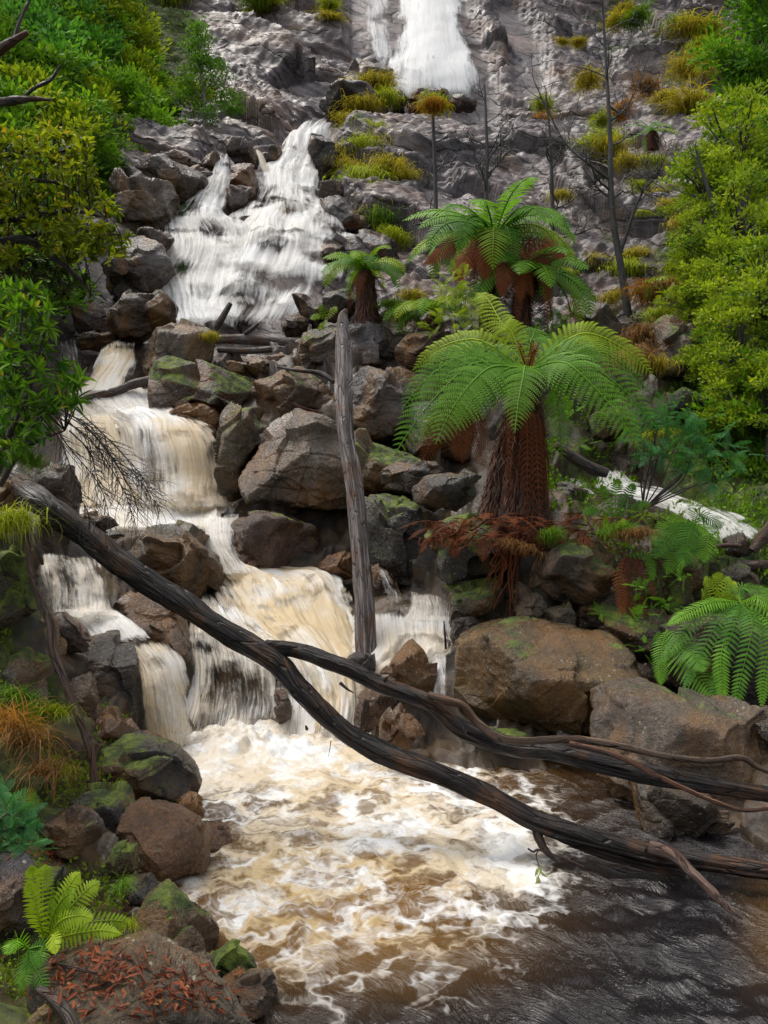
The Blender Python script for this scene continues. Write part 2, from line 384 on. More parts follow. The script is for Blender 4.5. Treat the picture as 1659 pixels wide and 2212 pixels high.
def mat_fibre():
    t = NT('fern_trunk_fibre'); fl = t.attr('flow', True); tc = t.n('TexCoord').outputs['Object']
    g = t.noise(t.map(fl, (34, 4.5, 1)), 1.0, 6, .7, .8); b = t.noise(tc, 5, 5, .6)
    c = t.mix(t.ramp(g, .36, .66), (.012, .005, .003), (.13, .04, .013)); c = t.mix(t.val('MULTIPLY', t.ramp(b, .5, .7), .6), c, (.035, .018, .01))
    return t.done(t.n('BsdfPrincipled', {'Base Color': c, 'Roughness': .75, 'Normal': t.bump(t.val('ADD', g, b), 1.0, .06)}).outputs[0])
M_FIBRE = mat_fibre()
# ------------------------------------------------------------------ the falling water, row by row: (left x, y, distance, right x, y, distance)
FALLS = [
 ('waterfall', dict(cover=.80, tan=.03, bulge=.5, edge=.20, rough=.12, blot=.26, foot=.12), [(900,-260,48.5,950,-260,48.5),(888,-100,45,965,-100,45),(866,0,42.0,992,0,42.0),(850,60,40.2,1014,60,40.2),(836,120,38.6,1034,120,38.6),(824,170,37.3,1048,170,37.3),(814,232,36.5,1058,236,36.5)]),
 ('waterfall', dict(cover=.40, tan=0, bulge=.2, edge=.3, rough=.1), [(772,-60,43.8,858,-60,43.8),(770,0,42.3,862,0,42.3),(772,50,40.8,864,50,40.8),(780,100,39.4,862,100,39.4),(796,142,38.4,856,145,38.4)]),
 ('cascade', dict(cover=.56, tan=.14, bulge=.6, edge=.12, rough=.26, blot=.55, holes=[(.3,.40,.10,.035,.9),(.55,.50,.12,.03,.8),(.78,.56,.08,.04,.9),(.2,.62,.12,.035,.8),(.5,.70,.14,.03,1.),(.8,.74,.10,.03,1.),(.33,.82,.13,.04,1.1),(.62,.86,.14,.04,1.1),(.85,.88,.08,.05,1.1),(.45,.93,.1,.03,.9)]), [(668,278,30.9,724,262,31.1),(622,300,30.1,706,288,30.3),(606,340,28.6,690,345,28.5),(560,385,27.1,690,390,27),(548,430,25.8,694,430,25.8),(500,470,24.8,740,470,24.8),(450,510,23.6,768,505,23.6),(415,555,22.6,782,545,22.6),(400,600,21.9,775,590,21.9),(395,650,21.1,750,640,21.1),(405,730,20.1,680,728,20.1)]),
 ('cascade', dict(cover=.5, tan=.14, bulge=.45, edge=.14, rough=.24, blot=.5, holes=[(.3,.35,.2,.04,.7),(.6,.5,.16,.04,.8),(.3,.68,.16,.04,.8),(.7,.8,.2,.04,.9)]), [(480,328,27.2,503,335,27.2),(463,375,26.2,499,365,26.2),(428,420,25,492,420,25),(372,460,24,505,470,24),(332,510,23,560,500,23),(318,570,22.1,580,560,22.1),(305,620,21.3,570,620,21.3),(320,680,20.4,550,680,20.4),(355,724,19.8,530,729,19.8)]),
 ('cascade', dict(cover=.5, tan=.6, bulge=.1, edge=.25, rough=.06), [(546,318,27.6,567,324,27.6),(556,345,27,577,355,27),(566,385,26.6,594,392,26.6)]),
 ('waterfall', dict(cover=.12, tan=0, bulge=.2, edge=.35, rough=.1), [(165,540,21.2,240,545,21.2),(155,600,20.6,247,600,20.6),(140,650,20,252,660,20),(130,700,19.4,210,715,19.4)]),
 ('waterfall', dict(cover=.2, tan=.05, bulge=.2, edge=.25, rough=.06), [(118,735,18.3,182,738,18.3),(118,780,17.8,202,785,17.8),(120,835,17.3,208,835,17.3)]),
 ('waterfall', dict(cover=.62, tan=.95, bulge=.25, edge=.15, rough=.08), [(222,750,18.1,294,740,18.1),(200,790,17.6,299,780,17.6),(180,830,17.1,284,820,17.1),(130,870,16.6,300,850,16.7)]),
 ('rapids', dict(cover=.62, tan=.45, bulge=.12, edge=.12, rough=.14), [(130,862,16.9,318,840,16.9),(130,890,16.4,350,870,16.4),(160,915,16,372,897,16.0),(190,940,15.6,400,915,15.6)]),
 ('waterfall', dict(cover=.64, tan=.75, bulge=.75, edge=.12, rough=.12, hole=(.42,.62,.22,.45,.42)), [(225,892,15.9,385,890,15.9),(252,925,15.35,448,925,15.35),(262,975,14.9,476,965,14.9),(268,1030,14.6,500,1045,14.6),(280,1098,14.2,518,1102,14.2)]),
 ('waterfall', dict(cover=.62, tan=.7, bulge=.3, edge=.15, rough=.12), [(120,895,15.7,268,895,15.7),(120,960,15.2,285,960,15.2),(125,1030,14.8,300,1030,14.8),(130,1105,14.2,320,1105,14.2)]),
 ('rapids', dict(cover=.7, tan=.35, bulge=.05, edge=.08, rough=.08), [(120,1085,14.5,525,1082,14.5),(150,1112,13.8,500,1112,13.8),(220,1150,13.2,480,1145,13.2)]),
 ('waterfall', dict(cover=.5, tan=.4, bulge=.15, edge=.15, rough=.07), [(420,1108,12.9,530,1104,12.9),(428,1150,12.3,515,1150,12.3),(448,1190,12,518,1200,12),(455,1245,11.7,570,1242,11.7)]),
 ('waterfall', dict(cover=.0, tan=.1, bulge=.1, edge=.25, rough=.05), [(450,1122,12.2,650,1112,12.2),(470,1165,11.95,668,1165,11.95),(490,1232,11.8,640,1232,11.8)]),
 ('rapids', dict(cover=.70, tan=.8, bulge=.22, edge=.10, rough=.2, blot=.4, head=.3, foot=.12), [(466,1222,12.3,580,1226,12.2),(464,1250,11.9,690,1226,12.1),(466,1285,11.4,752,1244,11.8),(500,1335,10.9,770,1290,11.3),(560,1385,10.45,778,1350,10.75),(640,1440,10.05,788,1420,10.2),(680,1520,9.65,792,1500,9.75),(660,1622,9.15,780,1618,9.2)]),
 ('waterfall', dict(cover=.60, tan=.45, bulge=.35, edge=.10, rough=.18, blot=.42, foot=.14, hole=(.42,.58,.36,.24,.62), holes=[(.2,.35,.1,.04,.8),(.75,.5,.08,.08,.9),(.6,.78,.12,.05,.9),(.25,.8,.1,.06,.8)]), [(440,1270,11.5,540,1320,11.0),(412,1350,10.75,640,1385,10.45),(402,1410,10.3,700,1430,10.1),(392,1480,9.9,722,1500,9.75),(366,1550,9.55,728,1560,9.45),(330,1625,9.15,726,1624,9.15)]),
 ('rapids', dict(cover=.6, tan=.5, bulge=.06, edge=.12, rough=.1), [(760,1322,10.6,985,1325,10.5),(755,1370,10.2,985,1372,10.1),(760,1420,9.8,975,1412,9.8),(740,1470,9.5,860,1465,9.5)]),
 ('waterfall', dict(cover=.4, tan=.45, bulge=.1, edge=.2, rough=.06), [(868,1275,11,962,1284,11),(862,1305,10.7,975,1312,10.65),(852,1342,10.35,980,1345,10.35)]),
 ('waterfall', dict(cover=.2, tan=.1, bulge=.06, edge=.25, rough=.05), [(806,1212,11.7,850,1232,11.6),(815,1270,11.1,884,1280,11),(826,1335,10.5,900,1325,10.5)]),
 ('waterfall', dict(cover=.36, tan=.15, bulge=.06, edge=.2, rough=.05), [(922,1400,9.75,970,1400,9.75),(930,1450,9.3,972,1450,9.3),(930,1512,8.8,972,1520,8.8)]),
 ('waterfall', dict(cover=.46, tan=.5, bulge=.2, edge=.14, rough=.08, hole=(.42,.35,.2,.4,.35)), [(80,1195,10.4,225,1200,10.4),(92,1240,10,242,1240,10),(98,1300,9.65,250,1310,9.65),(100,1335,9.45,262,1330,9.45)]),
 ('rapids', dict(cover=.62, tan=.12, bulge=.04, edge=.1, rough=.06), [(105,1315,9.7,270,1315,9.7),(170,1350,9.35,305,1352,9.35),(205,1388,9.1,335,1382,9.15)]),
 ('waterfall', dict(cover=.48, tan=.75, bulge=.2, edge=.13, rough=.07), [(262,1384,9.15,352,1372,9.3),(288,1430,8.95,402,1430,9.1),(298,1480,8.75,415,1490,9),(308,1540,8.7,425,1550,8.95),(320,1612,8.75,440,1615,8.95)]),
 ('trickle', dict(cover=.12, tan=.0, bulge=.03, edge=.3, rough=.03), [(180,1478,8.05,202,1478,8.05),(198,1522,7.85,224,1525,7.85),(235,1560,7.7,262,1562,7.7),(262,1595,7.6,290,1592,7.6)]),
 ('stream', dict(cover=.42, tan=.1, bulge=.1, edge=.12, rough=.06), [(1308,1008,14,1332,1012,14),(1290,1028,13.5,1362,1036,13.4),(1278,1050,13.1,1398,1054,13.1),(1310,1070,12.7,1425,1060,12.7),(1390,1085,12.3,1462,1070,12.4),(1450,1108,11.9,1500,1085,11.9),(1505,1140,11.3,1560,1100,11.4),(1535,1168,10.9,1620,1118,11),(1560,1195,10.5,1670,1150,10.5)]),
 ('stream', dict(cover=.4, tan=.0, bulge=.05, edge=.2, rough=.05), [(1222,1032,13.3,1255,1030,13.3),(1225,1050,13,1268,1052,13),(1232,1070,12.7,1290,1074,12.7)]),
 ('trickle', dict(cover=-.02, tan=0, bulge=.1, edge=.4, rough=.05), [(1082,15,42,1104,12,42),(1115,75,40,1142,75,40),(1130,130,38.5,1150,130,38.5),(1142,180,36.8,1160,180,36.8)]),
 ('trickle', dict(cover=.02, tan=0, bulge=.1, edge=.4, rough=.05), [(936,390,27.2,948,386,27.2),(948,420,26.2,968,418,26.2),(960,468,25,986,466,25)]),
 ('trickle', dict(cover=.12, tan=0, bulge=.03, edge=.4, rough=.03), [(527,822,15.9,540,822,15.9),(530,850,15.6,548,850,15.6),(528,882,15.4,552,884,15.4)]),
 ('trickle', dict(cover=.14, tan=0, bulge=.03, edge=.4, rough=.03), [(655,845,15.3,672,838,15.3),(628,880,14.8,648,880,14.8),(596,915,14.3,622,912,14.3)]),
]

# ------------------------------------------------------------------ boulders: outline on the photograph's grid, distance, depth ratio, colour, moss, label
GREY = (.168, .128, .092); DARK = (.09, .06, .038); BRN = (.155, .088, .042); RED = (.175, .08, .045); ORG = (.23, .105, .022); PALE = (.19, .17, .16); OLV = (.125, .092, .04)
ROCKS = [
 # main boulders between the streams
 ([(225,715),(250,672),(295,642),(345,639),(367,665),(368,690),(375,702),(340,718),(300,732),(260,740)],18.2,.5,DARK,.5,'dark jagged boulder left of the cascade foot, in front of the white water'),
 ([(290,755),(320,722),(380,702),(430,712),(465,732),(472,760),(470,800),(425,815),(340,815),(305,815),(292,790)],17.4,.5,GREY,.52,'broad rounded grey boulder right of the yellow fall, below the jagged one'),
 ([(340,780),(360,767),(400,780),(450,795),(500,810),(545,826),(565,850),(565,885),(520,895),(480,890),(430,878),(365,907),(345,860)],16.3,.5,DARK,.66,'long dark mossy boulder sloping right above the orange rock'),
 ([(542,832),(600,815),(650,805),(700,812),(730,838),(730,888),(650,890),(620,905),(575,922),(548,885)],15.6,.5,BRN,.52,'wide brown boulder left of the upright trunk, holding dead twigs'),
 ([(365,907),(390,880),(427,871),(455,882),(476,910),(472,938),(450,944),(420,934),(380,918)],15.6,.5,ORG,.1,'wet orange rounded rock above the domed fall'),
 ([(470,1070),(472,1020),(480,980),(492,900),(515,876),(545,880),(557,910),(572,925),(565,955),(540,990),(530,1020),(520,1065),(500,1078)],13.8,.55,OLV,.56,'tall narrow brown boulder standing right of the domed fall'),
 ([(520,1040),(528,1005),(555,965),(600,922),(645,897),(700,905),(745,935),(752,1000),(752,1098),(700,1104),(645,1098),(585,1084),(545,1088)],13.0,.5,(.175,.138,.102),.42,'largest central grey boulder with a broad flat face, left of the upright trunk'),
 ([(735,950),(770,935),(830,955),(890,985),(935,1010),(937,1045),(880,1062),(800,1068),(738,1060)],13.4,.5,OLV,.62,'sloping orange stained slab just right of the upright trunk'),
 ([(760,815),(790,802),(830,799),(880,804),(916,820),(912,850),(888,870),(872,915),(835,950),(790,945),(762,925)],14.6,.5,(.13,.112,.105),.46,'blocky boulder with pale top left of the big tree fern fronds'),
 ([(640,768),(660,725),(690,712),(728,718),(735,790),(695,808),(655,802)],16.5,.5,DARK,.62,'dark mossy boulder touching the upright trunk near its top'),
 ([(735,708),(795,700),(840,710),(872,736),(874,762),(850,778),(780,790),(745,800),(735,760)],17,.45,(.14,.128,.135),.36,'smooth bluish grey boulder below the small tree fern'),
 ([(868,757),(895,727),(960,722),(980,740),(955,778),(915,792),(875,797)],16.2,.5,BRN,.5,'brown boulder behind the left fronds of the big tree fern'),
 ([(637,647),(655,638),(695,658),(700,682),(690,715),(655,695)],18.4,.5,DARK,.35,'dark upright rock at the right foot of the cascade'),
 ([(610,702),(620,681),(645,676),(667,695),(662,722),(620,727)],18.2,.5,DARK,.3,'small dark rock leaning on the upright one beside the cascade'),
 ([(475,793),(505,783),(535,788),(547,806),(540,822),(490,815)],17,.5,BRN,.35,'small brown rock under the jammed logs, left one'),
 ([(525,775),(555,767),(602,805),(590,818),(555,818)],17,.5,GREY,.3,'small grey wedge rock under the jammed logs'),
 ([(568,772),(610,764),(632,790),(605,806),(580,800)],17.2,.5,RED,.1,'small reddish wet rock under the jammed logs, right one'),
 ([(65,1020),(110,1000),(150,1004),(152,1050),(152,1110),(100,1130),(60,1100)],10.6,.5,DARK,.3,'dark rock behind the left end of the fallen log'),
 ([(160,1118),(200,1108),(235,1115),(250,1135),(215,1150),(165,1145)],11.8,.5,BRN,.1,'low brown rock at the edge of the middle pool'),
 ([(280,1190),(290,1160),(320,1136),(370,1138),(425,1172),(465,1203),(480,1232),(474,1268),(460,1292),(425,1296),(350,1265),(292,1230)],11.4,.5,(.095,.082,.06),.5,'dark angular boulder above the middle of the fallen log'),
 ([(258,1312),(280,1288),(305,1280),(360,1305),(395,1338),(411,1400),(406,1444),(370,1432),(330,1404),(295,1378),(265,1345)],10.1,.5,(.085,.058,.045),.3,'dark brown boulder under the fallen log between two falls'),
 ([(482,1170),(492,1140),(510,1118),(550,1108),(620,1118),(670,1138),(689,1175),(677,1205),(635,1228),(575,1237),(520,1236),(492,1205)],12.5,.5,(.12,.068,.05),.48,'wet red brown boulder with thin water veils running over it'),
 ([(685,1222),(720,1198),(757,1193),(775,1230),(745,1250),(700,1246)],12,.5,RED,.1,'low red rock at the water edge behind the upright trunk'),
 ([(800,1225),(815,1205),(845,1230),(862,1290),(850,1330),(805,1325)],11.9,.5,DARK,.15,'dark wet rock right of the foot of the upright trunk'),
 ([(160,1425),(190,1390),(240,1378),(285,1388),(304,1420),(306,1472),(322,1570),(332,1598),(300,1614),(270,1584),(258,1520),(215,1506),(170,1456)],9.0,.5,(.085,.072,.062),.4,'dark layered boulder beside the lowest left fall'),
 ([(105,1332),(130,1328),(170,1353),(189,1380),(180,1402),(150,1404),(110,1382)],8.6,.5,(.12,.075,.055),.3,'flat brown rock beside the small left pool'),
 ([(200,1634),(240,1614),(290,1606),(350,1616),(385,1633),(415,1668),(426,1705),(402,1738),(360,1748),(300,1732),(260,1716),(215,1694)],7.2,.55,(.062,.056,.05),.54,'dark mossy boulder at the left edge of the foaming pool'),
 ([(385,1735),(412,1715),(437,1758),(428,1783),(380,1770)],7.0,.5,ORG,.4,'small orange rock below the dark mossy boulder'),
 ([(258,1812),(278,1747),(320,1742),(380,1758),(427,1782),(442,1828),(428,1910),(396,1946),(365,1932),(325,1902),(288,1874)],5.9,.5,(.18,.092,.04),.3,'large wet brown slab on the left bank above the pool'),
 ([(426,1785),(465,1790),(500,1812),(509,1835),(482,1866),(443,1858)],6.4,.5,(.14,.07,.03),.1,'pointed brown rock poking into the pool beside the large wet slab'),
 ([(143,1745),(190,1706),(230,1697),(265,1722),(281,1754),(271,1790),(250,1820),(208,1812),(163,1768)],6.1,.5,(.1,.092,.088),.62,'rounded grey rock with a bright moss stripe on the left bank'),
 ([(270,1900),(320,1892),(345,1918),(346,1950),(310,1966),(270,1946)],5.2,.5,(.07,.055,.05),.5,'small dark rock below the large wet slab'),
 ([(296,2060),(312,1980),(350,1932),(397,1976),(441,2033),(444,2080),(427,2122),(370,2114),(303,2104)],4.75,.5,(.13,.085,.05),.55,'brown mossy boulder at the near left water edge'),
 ([(425,1990),(440,1975),(462,2010),(466,2050),(440,2070)],4.95,.5,(.12,.08,.045),.4,'narrow rock wedged between the mossy boulder and the water'),
 ([(470,2143),(530,2112),(577,2112),(599,2150),(577,2202),(520,2178)],4.3,.5,(.13,.085,.05),.15,'small brown stone in the water near the bottom edge'),
 ([(60,2110),(160,2075),(270,2068),(400,2118),(500,2168),(600,2230),(640,2330),(80,2330)],3.75,.4,(.13,.1,.06),.35,'broad flat rock covered with fallen leaves in the bottom left corner'),
 ([(-40,1880),(40,1866),(80,1896),(88,1968),(72,2015),(20,2042),(-40,2045)],4.35,.5,(.095,.09,.1),.2,'smooth bluish rock at the left edge beside the bright fern'),
 ([(85,1785),(145,1756),(200,1786),(212,1818),(165,1842),(95,1832)],5.4,.45,(.1,.088,.075),.45,'low flat rock on the bank above the bright fern'),
 ([(230,1860),(258,1822),(290,1832),(298,1868),(272,1902),(236,1892)],5.3,.5,(.12,.085,.03),.78,'small mossy cobble beside the large wet slab'),
 ([(458,2070),(495,2038),(532,2066),(543,2094),(502,2122),(462,2112)],4.55,.5,(.04,.045,.02),.9,'stone covered in dark green moss at the near water edge'),
 ([(64,2195),(100,2170),(134,2192),(136,2250),(66,2250)],3.45,.5,(.16,.13,.06),.3,'yellowish stone at the bottom edge of the picture'),
 ([(790,1062),(830,1053),(870,1055),(902,1080),(917,1130),(937,1220),(932,1258),(880,1262),(830,1236),(792,1184)],12,.5,(.075,.07,.055),.62,'dark boulder with bright moss right of the upright trunk'),
 ([(893,1057),(920,1025),(970,1020),(1032,1031),(1027,1072),(990,1108),(950,1098),(898,1082)],11.6,.5,(.14,.132,.125),.44,'grey rock left of the big tree fern trunk'),
 ([(828,1017),(860,1000),(938,998),(952,1020),(912,1038),(885,1062),(828,1048)],12.4,.45,(.12,.11,.1),.45,'flat grey rock behind the one left of the tree fern trunk'),
 ([(926,1165),(960,1140),(1040,1128),(1102,1155),(1104,1200),(1072,1238),(995,1256),(938,1244)],10.6,.5,(.075,.066,.045),.62,'dark mossy rock under the red roots of the big tree fern'),
 ([(1148,1272),(1158,1230),(1180,1200),(1245,1174),(1296,1169),(1333,1195),(1338,1260),(1327,1288),(1280,1304),(1245,1308),(1190,1294)],9.9,.5,(.15,.12,.085),.58,'speckled brown boulder with moss patches below the grassy ledge'),
 ([(968,1277),(995,1264),(1060,1258),(1082,1248),(1083,1290),(1040,1324),(980,1344),(970,1305)],10.1,.5,OLV,.66,'moss topped rock at the right water edge below the roots'),
 ([(1103,1282),(1125,1257),(1152,1275),(1142,1302),(1108,1312)],10,.5,GREY,.4,'small grey rock, upper one above the great brown slab'),
 ([(1110,1322),(1130,1289),(1160,1284),(1187,1305),(1178,1338),(1130,1350)],9.7,.5,(.12,.1,.075),.4,'squat brown rock resting on the back of the great brown slab'),
 ([(1172,1317),(1226,1306),(1242,1330),(1242,1362),(1178,1350)],9.6,.5,(.13,.105,.07),.5,'square brown rock resting on the back of the great brown slab'),
 ([(1250,1300),(1325,1292),(1332,1362),(1255,1366)],9.8,.5,(.1,.075,.055),.45,'shaded brown rock under the hanging ferns'),
 ([(973,1372),(990,1334),(1032,1329),(1032,1362),(985,1388)],9.8,.5,(.075,.06,.05),.3,'dark pointed rock at the left corner of the great brown slab'),
 ([(963,1415),(980,1390),(1030,1366),(1150,1341),(1180,1344),(1320,1364),(1352,1400),(1372,1440),(1372,1478),(1360,1490),(1310,1520),(1255,1564),(1130,1580),(1075,1574),(1030,1544),(965,1514)],9.0,.52,(.165,.108,.036),.46,'great brown slab with a flat wet top, beside the right of the stream'),
 ([(1355,1430),(1395,1438),(1414,1470),(1405,1482),(1360,1488)],8.9,.5,GREY,.45,'small grey rock at the right end of the great brown slab'),
 ([(1272,1582),(1280,1550),(1310,1520),(1360,1490),(1420,1485),(1460,1500),(1480,1514),(1600,1530),(1640,1580),(1658,1620),(1664,1720),(1658,1810),(1600,1850),(1500,1840),(1400,1810),(1365,1795),(1325,1740),(1280,1660)],7.6,.42,(.185,.15,.112),.48,'huge pale speckled boulder at the right under the branches'),
 ([(1625,1560),(1670,1530),(1730,1560),(1720,1640),(1650,1610)],7.3,.5,(.11,.085,.06),.4,'brown rock cut off by the right edge'),
 ([(1380,1700),(1420,1665),(1500,1690),(1560,1750),(1545,1830),(1450,1835),(1385,1790)],6.75,.5,(.08,.055,.03),.3,'low wet brown rock below the branches at the water edge'),
 ([(826,1457),(855,1425),(890,1387),(920,1397),(933,1430),(935,1485),(880,1490),(835,1500)],9.1,.5,(.17,.09,.035),.25,'pyramid shaped orange rock in the stream behind the log'),
 ([(757,1547),(780,1510),(830,1480),(856,1494),(850,1544),(790,1574)],8.9,.5,(.13,.07,.035),.2,'brown rock in the white water between the log and its upper branch'),
 ([(816,1602),(835,1555),(865,1524),(892,1545),(908,1586),(880,1618)],8.2,.5,(.21,.095,.022),.25,'rust orange rock just above the fallen log'),
 ([(750,1430),(770,1410),(805,1414),(810,1448),(760,1452)],9.5,.5,(.1,.085,.08),.1,'small grey rock awash at the foot of the upright trunk'),
 ([(590,1500),(612,1490),(630,1530),(634,1575),(612,1580)],9.3,.5,(.14,.085,.05),.0,'brown rock showing through the lowest fall'),
 ([(1555,1232),(1600,1224),(1642,1250),(1627,1274),(1580,1274)],10,.5,(.14,.125,.09),.5,'flat grey rock by the right side stream'),
 ([(1568,1165),(1600,1148),(1625,1185),(1600,1208),(1572,1200)],10.5,.5,DARK,.2,'dark lump of rock by the right side stream'),
 ([(1268,1002),(1330,984),(1425,1000),(1445,1032),(1380,1052),(1290,1024)],14.3,.5,(.12,.09,.07),.2,'flat wet brown rock behind the right side stream'),
 ([(1188,1057),(1230,1044),(1278,1065),(1272,1088),(1200,1090)],12.2,.5,(.13,.125,.11),.45,'flat grey rock right of the tree fern trunk'),
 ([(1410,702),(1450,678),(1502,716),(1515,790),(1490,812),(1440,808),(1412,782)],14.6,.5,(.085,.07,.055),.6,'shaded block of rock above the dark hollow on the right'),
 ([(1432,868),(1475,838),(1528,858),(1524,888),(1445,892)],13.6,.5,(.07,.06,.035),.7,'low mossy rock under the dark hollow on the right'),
 ([(1200,668),(1260,654),(1292,670),(1352,720),(1374,762),(1300,748),(1220,726)],18,.5,(.2,.18,.165),.4,'pale rock behind the upper tree fern on the right'),
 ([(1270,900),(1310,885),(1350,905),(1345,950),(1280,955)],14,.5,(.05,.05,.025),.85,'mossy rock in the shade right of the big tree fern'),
 # beside and above the cascade
 ([(225,402),(270,378),(320,384),(362,388),(372,415),(374,450),(362,480),(345,497),(280,503),(255,462),(238,432)],23,.5,(.145,.112,.08),.52,'big square brown boulder left of the cascade'),
 ([(298,378),(340,344),(395,358),(432,380),(442,405),(432,432),(385,444),(370,418),(350,388)],24.6,.5,(.14,.11,.09),.4,'broad brown boulder behind the big square one'),
 ([(350,337),(380,331),(432,345),(428,366),(360,356)],26,.5,(.11,.085,.075),.35,'low dark rock at the top left of the cascade'),
 ([(437,347),(468,334),(487,360),(472,378),(440,373)],26.2,.5,(.11,.09,.08),.3,'small dark rock at the lip of the left channel'),
 ([(395,372),(430,360),(462,378),(450,402),(420,405)],25.4,.5,(.1,.08,.07),.3,'brown rock on the left bank of the left channel'),
 ([(490,306),(510,297),(545,314),(557,335),(552,357),(515,358),(494,337)],27,.5,(.1,.088,.08),.4,'square dark boulder between the two top channels'),
 ([(566,337),(590,317),(610,325),(607,352),(585,364)],27.5,.5,DARK,.3,'small dark boulder at the left of the main channel'),
 ([(488,387),(500,358),(530,350),(557,370),(557,402),(540,434),(498,430)],25.9,.5,RED,.2,'reddish rock island splitting the two channels'),
 ([(490,410),(545,402),(535,445),(515,470),(493,445)],25,.5,(.09,.062,.052),.3,'lower dark red rock of the island between the channels'),
 ([(666,332),(675,300),(692,289),(716,310),(722,362),(695,384),(673,362)],28,.5,(.095,.085,.08),.35,'dark boulder at the right of the main channel'),
 ([(690,397),(730,388),(748,415),(738,435),(690,432)],25.6,.5,DARK,.35,'dark rock against the right edge of the cascade'),
 ([(688,436),(735,420),(752,440),(802,490),(797,508),(735,502),(700,462)],24.3,.5,(.11,.098,.1),.4,'sloping grey rock right of the cascade'),
 ([(748,197),(752,165),(765,146),(800,138),(841,141),(847,170),(843,202),(805,208),(755,205)],37,.5,DARK,.35,'dark square boulder perched left of the high waterfall foot'),
 ([(690,217),(725,203),(775,205),(842,230),(840,272),(820,285),(795,280),(785,257),(740,252),(713,247)],34.5,.5,(.055,.05,.05),.4,'dark overhanging slab below the perched square boulder'),
 ([(880,217),(900,195),(930,186),(957,195),(969,227),(930,233),(885,234)],35.3,.5,(.1,.092,.095),.3,'rounded grey boulder at the foot of the high waterfall'),
 ([(968,227),(980,210),(1025,209),(1030,232),(995,238)],35.3,.5,(.12,.11,.115),.3,'flat grey boulder right of the rounded one at the high waterfall foot'),
 ([(842,212),(860,196),(878,215),(873,237),(852,238)],35.2,.5,(.085,.08,.08),.3,'small dark rock left of the rounded one at the high waterfall foot'),
 ([(938,272),(960,258),(980,262),(978,292),(945,298)],33.5,.5,(.075,.07,.07),.35,'dark block on the slope below the flat grey boulder'),
 ([(238,562),(258,530),(300,514),(352,535),(367,570),(352,602),(320,642),(270,652),(238,622)],20.6,.5,(.15,.13,.125),.3,'grey brown slab left of the wide part of the cascade'),
 ([(163,652),(200,654),(237,685),(222,718),(190,728),(163,707)],19.4,.5,(.17,.13,.125),.2,'pinkish slab between thin water threads'),
 ([(158,737),(200,722),(252,720),(260,742),(240,754),(180,754)],18.4,.5,DARK,.25,'flat dark rock above the yellow fall'),
]
ROCKS += [
 ([(150,1480),(185,1455),(215,1510),(225,1570),(180,1600),(148,1560)],7.9,.5,(.13,.08,.045),.35,'rust brown rock in the bank beside the leaning thin trunk'),
 ([(195,1560),(240,1530),(280,1590),(300,1625),(240,1640),(200,1610)],7.7,.5,(.17,.09,.035),.2,'wet orange rock with a trickle, left of the lowest fall'),
 ([(30,1340),(75,1310),(112,1350),(125,1420),(80,1450),(35,1420)],7.8,.5,(.12,.115,.11),.6,'lichen grey rock in the mossy left bank'),
 ([(-20,1440),(35,1400),(85,1450),(90,1530),(40,1560),(-20,1530)],7.0,.5,(.11,.1,.095),.65,'mossy grey rock at the left edge below the lichen grey one'),
 ([(-40,1200),(20,1180),(60,1240),(62,1310),(10,1340),(-40,1320)],7.2,.5,(.09,.08,.04),.86,'moss covered rock under the left end of the log'),
 ([(0,1030),(20,1005),(45,1040),(45,1120),(10,1150),(-30,1110)],7.6,.5,(.09,.07,.04),.6,'brown mossy rock beside the broken left end of the log'),
 ([(1420,1180),(1470,1150),(1530,1180),(1535,1290),(1500,1330),(1440,1320)],9.9,.5,(.08,.065,.035),.85,'moss covered block under the ferns on the right bank'),
 ([(1290,1330),(1380,1300),(1440,1340),(1440,1440),(1380,1440),(1310,1380)],9.4,.5,(.07,.05,.03),.6,'dark earthy block behind the great brown slab'),
 ([(1440,1360),(1560,1330),(1680,1370),(1700,1500),(1560,1530),(1460,1490)],8.7,.5,(.06,.045,.03),.55,'dark rock hidden under the long hanging fern fronds'),
 ([(875,880),(960,860),(1010,900),(1010,990),(930,1000),(872,950)],14.3,.5,(.035,.03,.025),.5,'black shaded rock behind the dead fronds of the big tree fern'),  # added rock; its near-black colour stands in for the dark hollow's shade
 ([(560,1610),(585,1604),(600,1616),(590,1626),(565,1624)],8.95,.4,(.05,.042,.04),0,'small dark stone breaking the foam below the lowest fall'),
 ([(1190,1590),(1212,1580),(1240,1592),(1235,1612),(1200,1614)],8.3,.5,PALE,.2,'pale pebble sized rock between the slab and the branches'),
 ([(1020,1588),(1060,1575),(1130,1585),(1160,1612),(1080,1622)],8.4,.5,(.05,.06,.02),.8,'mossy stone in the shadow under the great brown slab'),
 ([(300,500),(335,495),(372,520),(352,548),(310,535)],21.6,.5,(.11,.09,.085),.2,'dark brown rock under the big square boulder'),
 ([(735,520),(790,500),(850,540),(860,580),(800,590),(745,570)],22.5,.5,(.105,.095,.1),.45,'grey slab above the small tree fern'),
 ([(700,640),(750,625),(790,650),(770,690),(715,690)],18.3,.5,(.085,.075,.07),.62,'dark mossy rock left of the small tree fern trunk'),
]

ROCKS += [([(600,455),(640,445),(665,468),(640,490),(605,482)],25.0,.5,DARK,.1,'dark rock breaking the water in the middle of the main channel'),
 ([(700,540),(745,530),(770,560),(735,580),(700,570)],22.4,.5,DARK,.15,'dark wet rock at the right margin of the wide cascade'),
 ([(505,480),(540,470),(560,495),(530,512),(505,505)],24.0,.5,DARK,.1,'dark rock showing where the two channels join'),
 ([(470,655),(520,640),(560,665),(520,690),(475,680)],20.7,.4,DARK,.1,'low dark rock washed over near the foot of the cascade')]
